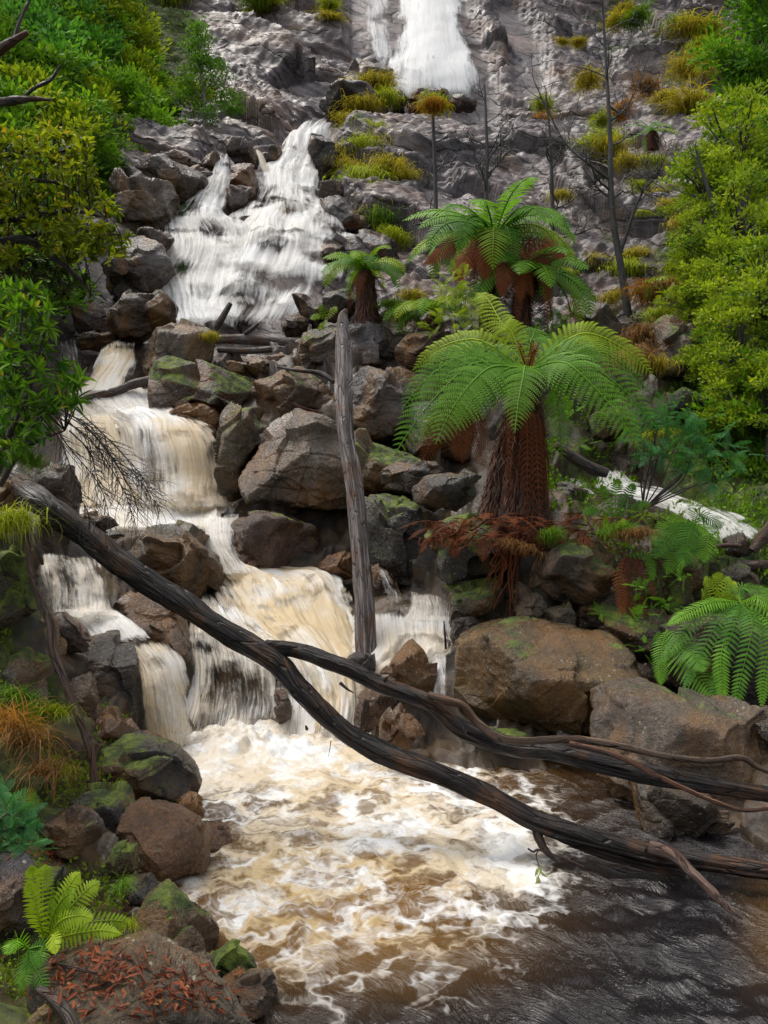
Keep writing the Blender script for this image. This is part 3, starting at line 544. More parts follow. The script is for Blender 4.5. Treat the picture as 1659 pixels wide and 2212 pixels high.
# ------------------------------------------------------------------ ground: one sheet over (bearing, distance), heights fitted to points read off the photograph
CTRL = []   # (x, y, d)
CTRL += [(1300,1700,8.1),(1500,1650,8.2),(1700,1640,8.0),(2000,1620,7.4),(2400,1650,6.8),(1450,1400,9.4),(1600,1380,9.2),(1900,1300,9),(1250,1500,9.9),(1150,1320,10.6),(1380,1250,10.2),(1500,1235,10.5),(1650,1200,10.9),(1900,1180,10.6),(1110,1150,11.1),(1300,1110,11.7),(1240,1060,13.2),(1420,1060,13.4),(1570,1100,12.2),(1800,1080,11.8),
 (860,1290,12.3),(900,1180,12.9),(1000,1060,13.6),(1000,950,15),(1150,900,15),(1300,900,15.2),(1400,850,15.2),(1500,860,14.6),(1650,900,13.6),(1900,860,12.5),(2300,700,11.5),
 (850,820,16.8),(950,760,17.6),(1100,760,17.6),(1250,740,18.9),(1400,720,18),(1500,690,17),(1650,660,16.5),(1900,600,15.5),(2300,500,14.5),
 (820,600,21.3),(950,600,21.5),(1100,600,21.5),(1250,600,21.8),(1400,590,21),(1550,580,20.2),(1700,560,19.5),(2000,450,19),(820,450,25),(950,450,26),(1100,430,26.8),(1250,430,27),(1400,420,26.2),(1550,380,26),(1700,330,25.5),(2000,250,24),
 (800,330,30),(950,320,31.5),(1100,310,31.8),(1250,300,31.5),(1400,280,31),(1550,240,31),(1700,180,31),(2000,50,30),(690,280,31.8),(900,235,37),(1050,235,36.6),(1200,200,37),(1350,180,36.5),(1500,150,36),(1650,90,36),(2000,-80,35),
 (1100,100,39.5),(1200,80,40.5),(1400,60,40.5),(1600,0,41),(900,0,43),(1200,0,43.5),(500,0,42),(700,0,42.8),(650,100,39.5),(700,200,36.5),(600,200,35.5),(500,150,37),(450,250,33.5),(550,262,33),(400,312,29.8),(480,292,30.8),(620,290,31),
 (300,-300,49),(900,-300,51),(1500,-300,50),(2200,-400,46),(300,-700,58),(900,-750,62),(1500,-700,60),
 (350,330,28.5),(250,350,26),(150,300,25),(50,300,23.5),(-150,300,21.5),(300,150,35),(150,100,32),(0,50,30),(-200,0,27),(300,0,39),(100,-100,36),(-200,-200,32),(-500,-300,30),(200,430,24),(120,500,22.3),(50,600,20.4),(-100,700,18),(-300,750,15),(-700,500,17),
 (100,700,19.6),(60,850,17.7),(-100,930,15.5),(-300,950,12.5),
 (60,1100,8.1),(-60,1050,7.8),(-300,1000,6.9),(40,1250,7.7),(40,1400,7.3),(110,1450,7.8),(60,1600,6.5),(150,1650,6.7),(190,1580,7.6),(60,1750,5.7),(160,1810,5.8),(60,1900,5.0),(200,1950,5.0),(100,2060,4.4),(250,2090,4.35),(100,2210,3.75),(350,2210,3.8),(-100,2100,3.8),(-150,1800,4.8),(-250,1500,5.8),(-350,1250,6.4),(200,2500,2.7),(-100,2600,2.4),(-400,2200,3.0),(-600,1600,4.6),(-700,1100,5.6),(340,2010,5.3)]
BED = [(-.1,3),(1,3),(2.5,3),(5,3),(-.65,4.2),(.3,4.2),(1.5,4.2),(3,4.2),(5,4.2),(-.95,5.4),(0,5.5),(1.2,5.5),(2.6,5.4),(-1.25,6.6),(0,7),(1.2,7),(-1.9,8.5),(-1,8.8),(0,8.7),(.6,8.2),(3.8,5.5)]
def area_centroid(o):
    o = np.asarray(o, float); x, y = o[:, 0], o[:, 1]; x2, y2 = np.roll(x, -1), np.roll(y, -1)
    c = x * y2 - x2 * y; A = c.sum() / 2
    return ((x + x2) * c).sum() / (6 * A), ((y + y2) * c).sum() / (6 * A)
for _n, _k, rows in FALLS:
    for r in rows:
        for s in ((.05, .5, .95) if r[3] - r[0] > 60 else (.5,)):
            d = (r[2] * (1 - s) + r[5] * s)
            CTRL.append((r[0] * (1 - s) + r[3] * s, r[1] * (1 - s) + r[4] * s, d * 1.012 + .16 - _k['bulge'] * math.sin(math.pi * s) * .9))
for o_, d_, tr, *_r in ROCKS:
    cx_, cy_ = area_centroid(o_); sz = math.sqrt(np.ptp([p[0] for p in o_]) * np.ptp([p[1] for p in o_])) / FPX * d_
    CTRL.append((cx_, cy_, d_ + .42 * sz * tr * 2 + .1))

def rbf_fit(A, v, lam=2e-3):
    n = len(A); r = np.linalg.norm(A[:, None] - A[None], axis=2)
    K = r * r * np.log(r + 1e-9) + lam * np.eye(n)
    Q = np.hstack([np.ones((n, 1)), A]); Mx = np.block([[K, Q], [Q.T, np.zeros((3, 3))]])
    return np.linalg.solve(Mx, np.concatenate([v, np.zeros(3)]))
def rbf_eval(A, wv, B):
    out = np.zeros(len(B))
    for i in range(0, len(B), 20000):
        b = B[i:i + 20000]; r = np.linalg.norm(b[:, None] - A[None], axis=2)
        out[i:i + 20000] = (r * r * np.log(r + 1e-9)) @ wv[:len(A)] + wv[len(A)] + b @ wv[len(A) + 1:]
    return out
_c = np.array(CTRL, float)
_A = np.stack([(_c[:, 0] - CX) / 420, np.log(_c[:, 2]) * 2.6], 1); _v = -(_c[:, 1] - CY) / FPX
_b = np.array([((X / Y) * FPX / 420, math.log(Y) * 2.6) for X, Y in BED]); _bv = np.array([(-.4 - CAMZ) / Y for X, Y in BED])
RA = np.vstack([_A, _b]); RW = rbf_fit(RA, np.concatenate([_v, _bv]), .03)
def ground_z(X, Y):
    X = np.atleast_1d(np.asarray(X, float)); Y = np.atleast_1d(np.asarray(Y, float))
    return CAMZ + Y * rbf_eval(RA, RW, np.stack([X / Y * FPX / 420, np.log(Y) * 2.6], 1))

def make_ground():
    nx, ny = 600, 1120
    px = np.linspace(-750, 2450, nx); Y = np.exp(np.concatenate([np.linspace(math.log(2.2), math.log(17), 340, endpoint=False), np.linspace(math.log(17), math.log(48), 700, endpoint=False), np.linspace(math.log(48), math.log(64), 80)]))
    # fit on a coarse lattice, refine bilinearly (the fit is smooth)
    cx_, cy_ = 150, 210
    cpx = np.linspace(-750, 2450, cx_); cl = np.linspace(math.log(2.2), math.log(64), cy_)
    gx, gy = np.meshgrid(cpx, cl); tt = rbf_eval(RA, RW, np.stack([(gx.ravel() - CX) / 420, gy.ravel() * 2.6], 1)).reshape(cy_, cx_)
    ii = np.interp(np.log(Y), cl, np.arange(cy_)); jj = np.interp(px, cpx, np.arange(cx_))
    i0 = np.minimum(ii.astype(int), cy_ - 2); j0 = np.minimum(jj.astype(int), cx_ - 2); fi = (ii - i0)[:, None]; fj = (jj - j0)[None, :]
    t = tt[i0][:, j0] * (1 - fi) * (1 - fj) + tt[i0 + 1][:, j0] * fi * (1 - fj) + tt[i0][:, j0 + 1] * (1 - fi) * fj + tt[i0 + 1][:, j0 + 1] * fi * fj
    X = (px[None, :] - CX) / FPX * Y[:, None]; Z = CAMZ + t * Y[:, None]
    V = np.stack([X, np.repeat(Y[:, None], nx, 1), Z], -1)
    nrm = unit(np.cross(np.gradient(V, axis=1), np.gradient(V, axis=0)).reshape(-1, 3)); nrm[nrm[:, 2] < 0] *= -1
    v = V.reshape(-1, 3); Yf = v[:, 1]; pxf = np.repeat(px[None, :], ny, 0).ravel(); pyf = CY - (v[:, 2] - CAMZ) / Yf * FPX
    far = sstep(17, 24, Yf)
    # layered slabs dipping to the right on the cliff
    q = v * .16; wob = fbm(q, 4, 3); wo2 = fbm(v * [.11, .11, .13], 2, 3)
    ang = .40 + .24 * sstep(600, 1250, pxf)
    b = v[:, 0] * np.sin(ang) + v[:, 2] * np.cos(ang) + 2.2 * wo2
    def saw(b, per, sharp): f = (b / per) % 1.0; return np.where(f < sharp, sstep(0, 1, f / sharp), 1 - (f - sharp) / (1 - sharp))
    m1 = sstep(-.3, .3, fbm(v * .09 + 9, 2, 11)); m2 = sstep(-.15, .35, fbm(v * .2 + 3, 2, 21))
    aa = v[:, 0] * np.cos(ang) - v[:, 2] * np.sin(ang)
    cv, ce = cells(np.stack([aa * .15 + .3 * wob, .05 * v[:, 1], b * .42 + .25 * wob], 1), 7); t1 = cells.tilt
    cv2, ce2 = cells(np.stack([aa * .42 + .4 * wob, .1 * v[:, 1], b * 1.2 + .3 * wob], 1), 9); t2 = cells.tilt
    sl = np.stack([aa * .22, v[:, 1] * .1, b * 1.6], 1)
    disp_f = 0.42 * m1 * saw(b, 3.6, .09) + .16 * m2 * saw(b + .5 * wo2, 1.15, .12) + .5 * (cv - .5) + 1.2 * t1 + .05 * (cv2 - .5) + .12 * t2 + .04 * fbm(v * .9, 4, 5) + .04 * ridged(sl, 3, 15)
    crack = (1 - sstep(0, .06, ce)) ; disp_f -= .22 * crack
    sc = np.clip(Yf, 3, 14)
    kv, ke = cells(v * 1.5, 17); kv = kv + 1.6 * cells.tilt
    disp_n = sc * (.011 * fbm(v * 1.7, 5, 31) + .016 * (kv - .5))
    disp = disp_f * far * .9 + disp_n * (1 - far) + .02 * sc * .4 * fbm(v * 3.0, 4, 41)
    # stream beds are worn down under the falling water
    gw = np.zeros((380, 420))
    for _n, _k, rows in FALLS:
        for r in spline(np.array(rows, float), 60):
            x = np.linspace(r[0] - 10, r[3] + 10, 60); y = np.linspace(r[1], r[4], 60)
            gw[np.clip((y / 8 + 60).astype(int), 0, 379), np.clip((x / 8 + 100).astype(int), 0, 419)] = 1
    for _ in range(2): gw = np.maximum.reduce([gw] + [np.roll(gw, k, ax) for k in (-1, 1) for ax in (0, 1)])
    for _ in range(3): gw = (gw + sum(np.roll(gw, k, ax) for k in (-1, 1) for ax in (0, 1))) / 5
    bed = gw[np.clip((pyf / 8 + 60).astype(int), 0, 379), np.clip((pxf / 8 + 100).astype(int), 0, 419)]
    disp = disp * (1 - .85 * bed) - bed * np.clip(Yf * .012, .05, .35)
    v = v + nrm * disp[:, None]
    # where greenery covers the rock: left hillside, right bank, and ledges
    gl = sstep(60, -60, pxf - (330 + 90 * np.sin(pyf / 90)) - np.clip((300 - pyf), -400, 400) * .12) * sstep(21, 24, Yf) * sstep(470, 330, pyf)
    gr = sstep(1250, 1560, pxf) * sstep(30, 22, Yf) * sstep(8.6, 10, Yf) * .75
    gb = sstep(330, 60, pxf) * sstep(8.6, 7.0, Yf) * .55
    gs = sstep(900, 1150, pxf) * sstep(22, 17, Yf) * sstep(11.5, 14, Yf) * .42
    ledge = sstep(.1, .5, fbm(v * .35 + 31, 4, 77)) * sstep(1050, 1350, pxf) * far * .5
    green = np.clip(np.maximum.reduce([gl, gr, gb, gs, ledge]), 0, 1)
    near = 1 - sstep(15, 21, Yf)
    wet = np.clip(np.maximum(sstep(120, 20, np.abs(pxf - 935 - (pyf - 100) * .25)) * sstep(300, 100, pyf), .8 * sstep(.0, .5, fbm(v * .14 + 71, 3, 55)) * sstep(180, 330, pyf)), 0, 1) * far
    mb = MB(); mb.add(v, grid_faces(ny, nx), green=green, near=near, wet=wet, line=np.clip(crack * .7, 0, 1) * far)
    return tag(mb.build('ground', M_GROUND), kind='structure')
make_ground()

# ------------------------------------------------------------------ falling water sheets
def make_fall(name, k, rows, seed):
    mb = MB()
    R = np.array(rows, float)
    ln = np.linalg.norm(np.diff(np.array([P((r[0] + r[3]) / 2, (r[1] + r[4]) / 2, (r[2] + r[5]) / 2) for r in rows]), axis=0), axis=1)
    span = max(R[:, 3] - R[:, 0]); hgt = sum(math.hypot((a[0] + a[3] - b[0] - b[3]) / 2, (a[1] + a[4] - b[1] - b[4]) / 2) for a, b in zip(rows, rows[1:]))
    nr = int(max(12, hgt / 3.0)); nc = int(max(10, span / 3.0))
    Q = spline(R, nr); L = np.stack([P(*q[:3]) for q in Q]); Rr = np.stack([P(*q[3:]) for q in Q])
    s = np.linspace(0, 1, nc)
    V = L[:, None] * (1 - s)[None, :, None] + Rr[:, None] * s[None, :, None]
    V[:, :, 1] -= k['bulge'] * np.sin(math.pi * s)[None, :] ** .8
    mid = V[:, nc // 2]; along = np.concatenate([[0], np.cumsum(np.linalg.norm(np.diff(mid, axis=0), axis=1))])
    wid = np.linalg.norm(L - Rr, axis=1); wm = .5 * wid + .5 * wid.mean()
    fx = (s[None, :] - .5) * wm[:, None]; fy = np.repeat(along[:, None], nc, 1)
    nrm = unit(np.cross(np.gradient(V, axis=1), np.gradient(V, axis=0)).reshape(-1, 3)); nrm[nrm[:, 1] > 0] *= -1
    sz = max(.25, wid.mean()); fl = np.stack([fx.ravel(), fy.ravel(), 0 * fx.ravel()], 1); dm = R[:, 2].mean()
    ss = np.repeat(s[None, :], nr, 0).ravel(); tt = np.repeat(np.linspace(0, 1, nr)[:, None], nc, 1).ravel(); g = 18 / dm
    # three thin veils of threads one in front of the other
    for ly in range(3):
        so = seed * 7.3 + ly * 31.7
        st = .6 * fbm(fl * [2.6 * g, .4 * g, 0] + so, 3, seed + ly) + .55 * fbm(fl * [.9, .7, 0] + seed * 7.3 + 5, 2, seed + 3)
        v = V.reshape(-1, 3) + nrm * (k['rough'] * .75 * st + (ly - 1) * .004 * dm * min(1, sz))[:, None]
        ed = np.minimum(ss, 1 - ss) * (1 + .15 * ly) + .19 * fbm(fl * [2.6 * g, .7 * g, 0] + so + 2, 4, seed + 31)
        cov = k['cover'] - .10 - .9 * (1 - sstep(-.03, k['edge'] * 1.5, ed)) - k.get('head', .5) * (1 - sstep(0, .10, tt + .05 * fbm(fl * [3, 1, 0] + so, 3, seed + 40))) - .6 * (1 - sstep(0, k.get('foot', .06), 1 - tt))
        if 'hole' in k:
            a, b, ra, rb, am = k['hole']; dd = ((ss - a) / ra) ** 2 + ((tt - b) / rb) ** 2
            cov -= am * .8 * np.exp(-dd * 1.6)
        for a, b, ra, rb, am in k.get('holes', ()):
            cov -= am * .55 * np.exp(-(((ss - a + .05 * st) / ra) ** 2 + ((tt - b + .02 * st) / rb) ** 2))
        cov -= k.get('blot', .34) * sstep(.05, .6, fbm(np.stack([fl[:, 0] * 1.2, fl[:, 1] * 1.1, 0 * ss], 1) * g + so + 17, 4, seed + 60))
        fo = np.stack([fl[:, 0] + seed * 3.1 + ly * 11.3, fl[:, 1] + seed * 5.7 + ly * 4.1, 0 * ss], 1) * g
        mb.add(v, grid_faces(nr, nc), cover=cov, tan=np.full(len(v), k['tan']), flow=fo)
    return tag(mb.build(name, M_FALLS), kind='structure')
for i, (n_, k_, r_) in enumerate(FALLS): make_fall(n_, k_, r_, i + 1)

# ------------------------------------------------------------------ the pool in front: rough near the falls, smoother to the right
def make_pool():
    xs = np.arange(-3.4, 7.0, .022); ys = np.arange(2.6, 9.9, .022)
    X, Y = np.meshgrid(xs, ys); X = X.ravel(); Y = Y.ravel()
    # where the falls keep it foaming, from their foot (distance 9.3) out into the pool
    sx = CX + X / Y * FPX; sy = CY + CAMZ / Y * FPX
    def lobe(px, py, rx, ry, p=2): return np.exp(-(np.abs((sx - px) / rx) ** p + np.abs((sy - py) / ry) ** p))
    foam = .74 * lobe(560, 1615, 330, 90, 3) + .34 * lobe(740, 1720, 340, 120, 3) + .36 * lobe(960, 1830, 320, 130) + .44 * lobe(1120, 1880, 120, 130) + .30 * lobe(560, 1900, 190, 110) + .27 * lobe(660, 2040, 360, 180)
    foam -= .34 * sstep(900, 1350, sx) * sstep(1800, 2050, sy) + .16 * sstep(1950, 2150, sy) + .5 * sstep(1150, 1330, sx) + .18 * sstep(1000, 1250, sx + (sy - 1700) * .2) * sstep(1780, 1700, sy)
    brown = np.clip(lobe(700, 1960, 380, 170, 2.5) * .95 + .6 * lobe(800, 1680, 400, 120) + .3 * lobe(1659, 2000, 60, 120) + .35 * lobe(1050, 1640, 160, 40), 0, 1)
    p = np.stack([X, Y, 0 * X], 1)
    wp = np.stack([fbm(p * .9 + 3, 3, 1), fbm(p * .9 + 8, 3, 2), 0 * X], 1) * .55
    calm = sstep(.9, -.2, foam)
    a = math.radians(-58); u = X * math.cos(a) + Y * math.sin(a); v = -X * math.sin(a) + Y * math.cos(a)
    z = .04 * (1 - calm) * fbm((p + wp) * 2.0, 3, 5) + .045 * (1 - .4 * calm) * ridged((p + wp) * 1.5 + 4, 2, 9) * .5 + .026 * fbm(np.stack([u * 3.0, v * 8, 0 * u], 1) + wp * 2, 3, 13)
    z = z + .20 * lobe(540, 1612, 260, 34) * (.55 + .9 * np.abs(fbm(p * 2.6 + 11, 3, 23))) + .07 * lobe(840, 1400, 120, 60)
    flow = np.stack([v + wp[:, 0] * .8, u + wp[:, 1] * .8, 0 * u], 1)
    mb = MB(); mb.add(np.stack([X, Y, z], 1), grid_faces(len(ys), len(xs)), foam=foam, brown=brown, flow=flow)
    return tag(mb.build('pool', M_POOL), kind='structure')
make_pool()

# ------------------------------------------------------------------ boulders
def ico(n):
    bm = bmesh.new(); bmesh.ops.create_icosphere(bm, subdivisions=n, radius=1)
    v = np.array([x.co[:] for x in bm.verts]); f = np.array([[q.index for q in fc.verts] for fc in bm.faces]); bm.free(); return unit(v), f
ICO = {k: ico(k) for k in (5, 6, 7)}
def polar(o, n=720):
    o = np.asarray(o, float); th = np.linspace(-math.pi, math.pi, n, endpoint=False); d = np.stack([np.cos(th), np.sin(th)], 1); R = np.zeros(n)
    for a, b in zip(o, np.roll(o, -1, 0)):
        e = b - a; den = d[:, 0] * e[1] - d[:, 1] * e[0]; den = np.where(np.abs(den) < 1e-12, 1e-12, den)
        t = (a[0] * e[1] - a[1] * e[0]) / den; s = (a[0] * d[:, 1] - a[1] * d[:, 0]) / den
        R = np.where((t > 0) & (s >= -1e-6) & (s <= 1 + 1e-6), np.maximum(R, t), R)
    k = 9; ker = np.hanning(k + 2)[1:-1]; ker /= ker.sum()
    return th, np.convolve(np.concatenate([R[-k:], R, R[:k]]), ker, 'same')[k:-k]
def make_rock(o, d, tr, color, moss, label, seed):
    rs = np.random.RandomState(seed); o = np.asarray(o, float); cx, cy = area_centroid(o)
    m = np.stack([(o[:, 0] - cx) / FPX * d, -(o[:, 1] - cy) / FPX * d], 1)
    th, R = polar(m); wx, wy = np.ptp(m[:, 0]), np.ptp(m[:, 1]); size = math.sqrt(wx * wy); T = size * tr * 1.15
    pix = size / d * FPX
    D, F = ICO[7 if pix > 170 else 6 if pix > 48 else 5]
    rho = np.hypot(D[:, 0], D[:, 2]) + 1e-9; ang = np.arctan2(D[:, 2], D[:, 0])
    Ra = np.interp(ang, np.append(th, math.pi), np.append(R, R[0]))
    def base(dx, dy, dz, Rr, q=4.2): rr = np.hypot(dx, dz); return ((rr / Rr) ** q + (np.abs(dy) / T) ** q) ** (-1 / q)
    rb = base(D[:, 0], D[:, 1], D[:, 2], Ra)
    inv = (1 / rb) ** 34
    nrm = [(rs.uniform(-.22, .22), -.30, .95, rs.uniform(.80, .90)), (rs.uniform(-.3, .3), -.95, rs.uniform(-.35, 0), rs.uniform(.66, .8)), (rs.choice([-1, 1]) * rs.uniform(.5, .8), -.7, rs.uniform(-.1, .3), rs.uniform(.66, .82))]
    for _ in range(6):
        y = -rs.uniform(.45, 1) if rs.rand() < .8 else rs.uniform(.3, 1)
        a = rs.uniform(0, 2 * math.pi); nrm.append((math.cos(a), y * 1.1, math.sin(a), rs.uniform(.55, .86)))
    pts = D * rb[:, None]
    for nx, ny, nz, h in nrm:
        n = unit(np.array([nx, ny, nz])); sup = np.quantile(pts @ n, .998) * h
        c = D @ n; inv = inv + np.where(c > 1e-3, (np.maximum(c, 1e-3) / max(sup, .02)) ** 34, 0)
    r = inv ** (-1 / 34)
    pos = D * r[:, None]; q = pos / size + seed * 3.7
    cv, ce = cells(q * 2.6 + .25 * fbm(q * 3, 3, seed)[:, None], seed)
    cw, _ = cells(q * 1.5 + .2 * fbm(q * 2, 2, seed + 6)[:, None], seed + 50); tw = cells.tilt
    disp = .016 * fbm(q * 1.8, 6, seed, .58) + .03 * (cv - .5) + .04 * (cw - .5) + (.09 if pix > 190 else .2) * tw - .012 * (1 - sstep(0, .06, ce)) * (cv > .6) + .004 * ridged(q * [5, 5, 9], 3, seed + 2) + .007 * fbm(q * 12, 4, seed + 8)
    ly = (pos[:, 2] / size * 5 + .8 * fbm(q * 1.5, 2, seed + 4) + pos[:, 0] / size * rs.uniform(-2, 2)) % 1.0
    disp += .010 * (1 - sstep(0, .1, np.abs(ly - .5))) * -1 * (rs.rand() > .35)
    pos = pos + D * (disp * size)[:, None]
    mb = MB(); mb.add(pos, F)
    ob = mb.build('boulder', M_ROCK); ob.location = P(cx, cy, d)
    # each material instance reads its tint and moss from the object's own colour
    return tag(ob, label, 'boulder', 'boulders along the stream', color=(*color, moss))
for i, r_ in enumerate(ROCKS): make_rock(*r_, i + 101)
# ------------------------------------------------------------------ leaves, fronds, twigs
UP = np.array([0, 0, 1.0])
def leaves_far(mb, pos, dirv, L, W, rs, tint):
    """rhombic leaves: one quad each"""
    n = len(pos); d = unit(dirv); side = unit(np.cross(d, rs.normal(size=(n, 3)))); nr = np.cross(d, side)
    L = np.broadcast_to(L, (n,))[:, None]; W = np.broadcast_to(W, (n,))[:, None]
    v = np.stack([pos, pos + d * L * .5 + side * W * .5 + nr * W * .15, pos + d * L, pos + d * L * .5 - side * W * .5 + nr * W * .15], 1)
    mb.add(v.reshape(-1, 3), np.arange(n * 4).reshape(n, 4), tint=np.repeat(tint, 4))
def leaves_near(mb, pos, dirv, upv, L, W, tint, fold=.25, droop=.15):
    """lance shaped leaves folded on the midrib: two quads each"""
    n = len(pos); d = unit(dirv); side = unit(np.cross(d, upv)); nr = unit(np.cross(side, d))
    L = np.broadcast_to(L, (n,))[:, None]; W = np.broadcast_to(W, (n,))[:, None]
    tip = pos + d * L - nr * L * droop
    l1 = pos + d * L * .3 + side * W * .5 + nr * W * fold; l2 = pos + d * L * .68 + side * W * .38 + nr * (W * fold - L * droop * .5)
    r1 = pos + d * L * .3 - side * W * .5 + nr * W * fold; r2 = pos + d * L * .68 - side * W * .38 + nr * (W * fold - L * droop * .5)
    v = np.stack([pos, l1, l2, tip, r2, r1], 1).reshape(-1, 3); b = np.arange(n)[:, None] * 6
    f = np.concatenate([b + [0, 3, 2, 1], b + [0, 5, 4, 3]]); mb.add(v, f, tint=np.repeat(tint, 6))

def crown_mesh(name, mat, seed, rx, ry, rz, nlobe, nclump, per, L, W, cone=0.0, clr=.16, up=.35, flat=.6, base=.0):
    """a crown of leaf clumps spread over several lobes; leaf tint differs by clump"""
    rs = np.random.RandomState(seed); lobes = []
    for i in range(nlobe):
        h = rs.uniform(-1, 1); w = math.sqrt(max(.05, 1 - h * h)) if cone == 0 else (1 - cone * (h + 1) / 2)
        a = rs.uniform(0, 2 * math.pi); r = rs.uniform(.25, 1.0) * w
        lobes.append((np.array([math.cos(a) * r * rx, math.sin(a) * r * ry, h * rz * .8]), rs.uniform(.17, .34) * (1 - cone * .5 * (h + 1) / 2), rs.uniform(0, 1)))
    mb = MB()
    ci = rs.randint(0, nlobe, nclump); P_, D_, T_ = [], [], []
    for k in ci:
        c, r, tn = lobes[k]; u = unit(rs.normal(size=3)); u[2] = u[2] * flat + .25
        p = c + u * r * np.array([rx, ry, rz * .55]) * rs.uniform(.3, 1.05)
        q = rs.normal(size=(per, 3)) * clr * min(rx, rz) * np.array([1, 1, .55]); pos = p + q
        d = unit(q * .6 / (clr * min(rx, rz)) + u * .7 + rs.normal(size=(per, 3)) * .5 + UP * up)
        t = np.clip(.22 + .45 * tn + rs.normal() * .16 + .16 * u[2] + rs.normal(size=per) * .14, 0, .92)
        t[rs.rand(per) < .02] = 1
        P_.append(pos); D_.append(d); T_.append(t)
    pos = np.vstack(P_); leaves_far(mb, pos, np.vstack(D_), L * rs.uniform(.5, 1.5, len(pos)), W * rs.uniform(.6, 1.4, len(pos)), rs, np.concatenate(T_))
    mb2 = MB()
    tube(mb2, [(0, 0, -rz * (1.25 + base)), (.03 * rx, 0, -rz * .6), (0, .02, 0), (.02 * rx, 0, rz * .6)], [rx * .07, rx * .055, rx * .035, rx * .012], 7, .15, seed)
    for c, r, tn in lobes:
        z0 = -rz * .7 + .3 * (c[2] + rz); p0 = np.array([0, 0, min(z0, c[2])])
        tube(mb2, [p0, p0 * .5 + c * .5 + rs.normal(size=3) * .06 * rx, c], [rx * .03, rx * .018, rx * .008], 5, cap=False)
    return mb, mb2

def tree(name, loc, label, cat, group, mb, mb2, mat, col=(1, 1, 1), bark=(.12, .1, .08)):
    t = empty(name, loc, label, cat, group)
    a = mb2.build('trunk', M_BARK, t); a.color = (*bark, 1)
    c = mb.build('crown', mat, t); c.color = (*col, 1)
    return t
def retree(src, loc, label, rotz, scale, col, group):
    c = copy_tree(src, loc, rotz, scale); c['label'] = label; c['group'] = group
    for ch in c.children:
        if ch.name.startswith('crown'): ch.color = (*col, 1)
    return c

# trees of the left hillside: x, y of the crown centre, distance, size, kind, colour, label
BLUE, MIDG, YEL, DEEP = (.6, 1.2, 1.5), (.9, 1.3, .8), (1.6, 1.5, .6), (.6, .9, .8)
HILL = [
 (60,70,28,1.5,0,DEEP,'deep green tree in the top left corner behind the dead branch'),(190,40,31,1.5,1,YEL,'yellow green tree at the top edge, left of the cliff'),(290,40,35,1.4,2,YEL,'pale olive tree at the top edge touching the bare cliff'),(110,170,27,1.4,0,BLUE,'blue green tree crown above the left dead branch tip'),
 (200,150,30,1.3,1,BLUE,'blue green tree crown halfway up the left hillside'),(160,90,30,1.4,2,BLUE,'tall blue green crown in the upper hillside'),(270,130,32,1.2,0,MIDG,'mid green crown in the upper hillside near the cliff'),(330,120,34,1.1,1,YEL,'small yellow green crown at the edge of the cliff, high up'),
 (60,200,25,1.3,2,MIDG,'mid green crown beside the lower dead branch'),(150,260,26,1.3,1,MIDG,'bright green crown in the middle of the left hillside'),(240,220,29,1.3,0,MIDG,'dense green crown in the centre of the left hillside'),(310,200,31,1.15,2,YEL,'light green feathery crown beside the cliff edge'),
 (360,210,32,1.0,1,MIDG,'green bushy tree just left of the lone slender tree'),(250,290,27,1.25,1,YEL,'olive green crown low on the left hillside'),(330,280,28.5,1.15,0,MIDG,'rounded green crown low on the hillside near the rocks'),(390,270,30,.85,2,DEEP,'low dark crown at the foot of the lone slender tree'),
 (180,330,25,1.1,2,MIDG,'lime tinged crown above the leafy bush on the left'),(270,345,26.5,.95,0,DEEP,'dark green crown above the big square boulder'),(205,375,24.5,.8,1,DEEP,'dark low crown behind the leafy bush'),(90,290,24,1.2,0,YEL,'olive crown behind the top of the leafy bush'),
 (-30,120,25,1.5,1,DEEP,'dark tree cut by the left edge, upper'),(-20,300,22,1.2,2,MIDG,'green tree cut by the left edge behind the bush'),(240,-40,34,1.6,0,MIDG,'tree above the top edge of the hillside'),(120,-50,31,1.6,2,DEEP,'dark tree above the top left edge'),(340,350,26.8,.6,1,DEEP,'small dark shrub behind the broad brown boulder'),
 (40,440,20,1.2,0,DEEP,'dark shrub filling the gap under the leafy bush'),(120,560,19.5,.9,1,DEEP,'dark shrub beside the thin water threads'),(-40,600,17,1.2,0,DEEP,'dark shrub at the left edge behind the long leaved shrub')]
HG = 'trees on the left hillside'
_pro = []
for i, (rx, rz, cone) in enumerate([(1.35, 1.5, 0), (1.2, 1.7, .4), (1.3, 1.35, .2)]):
    mb, mb2 = crown_mesh('c', M_HILL, 40 + i, rx, rx, rz, 34, 420, 17, .15, .07, cone, .115)
    _pro.append((mb, mb2))
_seen = {}
_rr = random.Random(4)
HILL = [(x - 48 if x > 230 else x - 20, *r) for x, *r in HILL]
for x, y, d, s, k, col, lab in HILL:
    loc = P(x, y, d)
    if k not in _seen:
        _seen[k] = tree('hillside_tree', loc, lab, 'tree', HG, *_pro[k], M_HILL, col); _seen[k].scale = (s,) * 3
    else: retree(_seen[k], loc, lab, _rr.uniform(0, 6.28), s, col, HG)

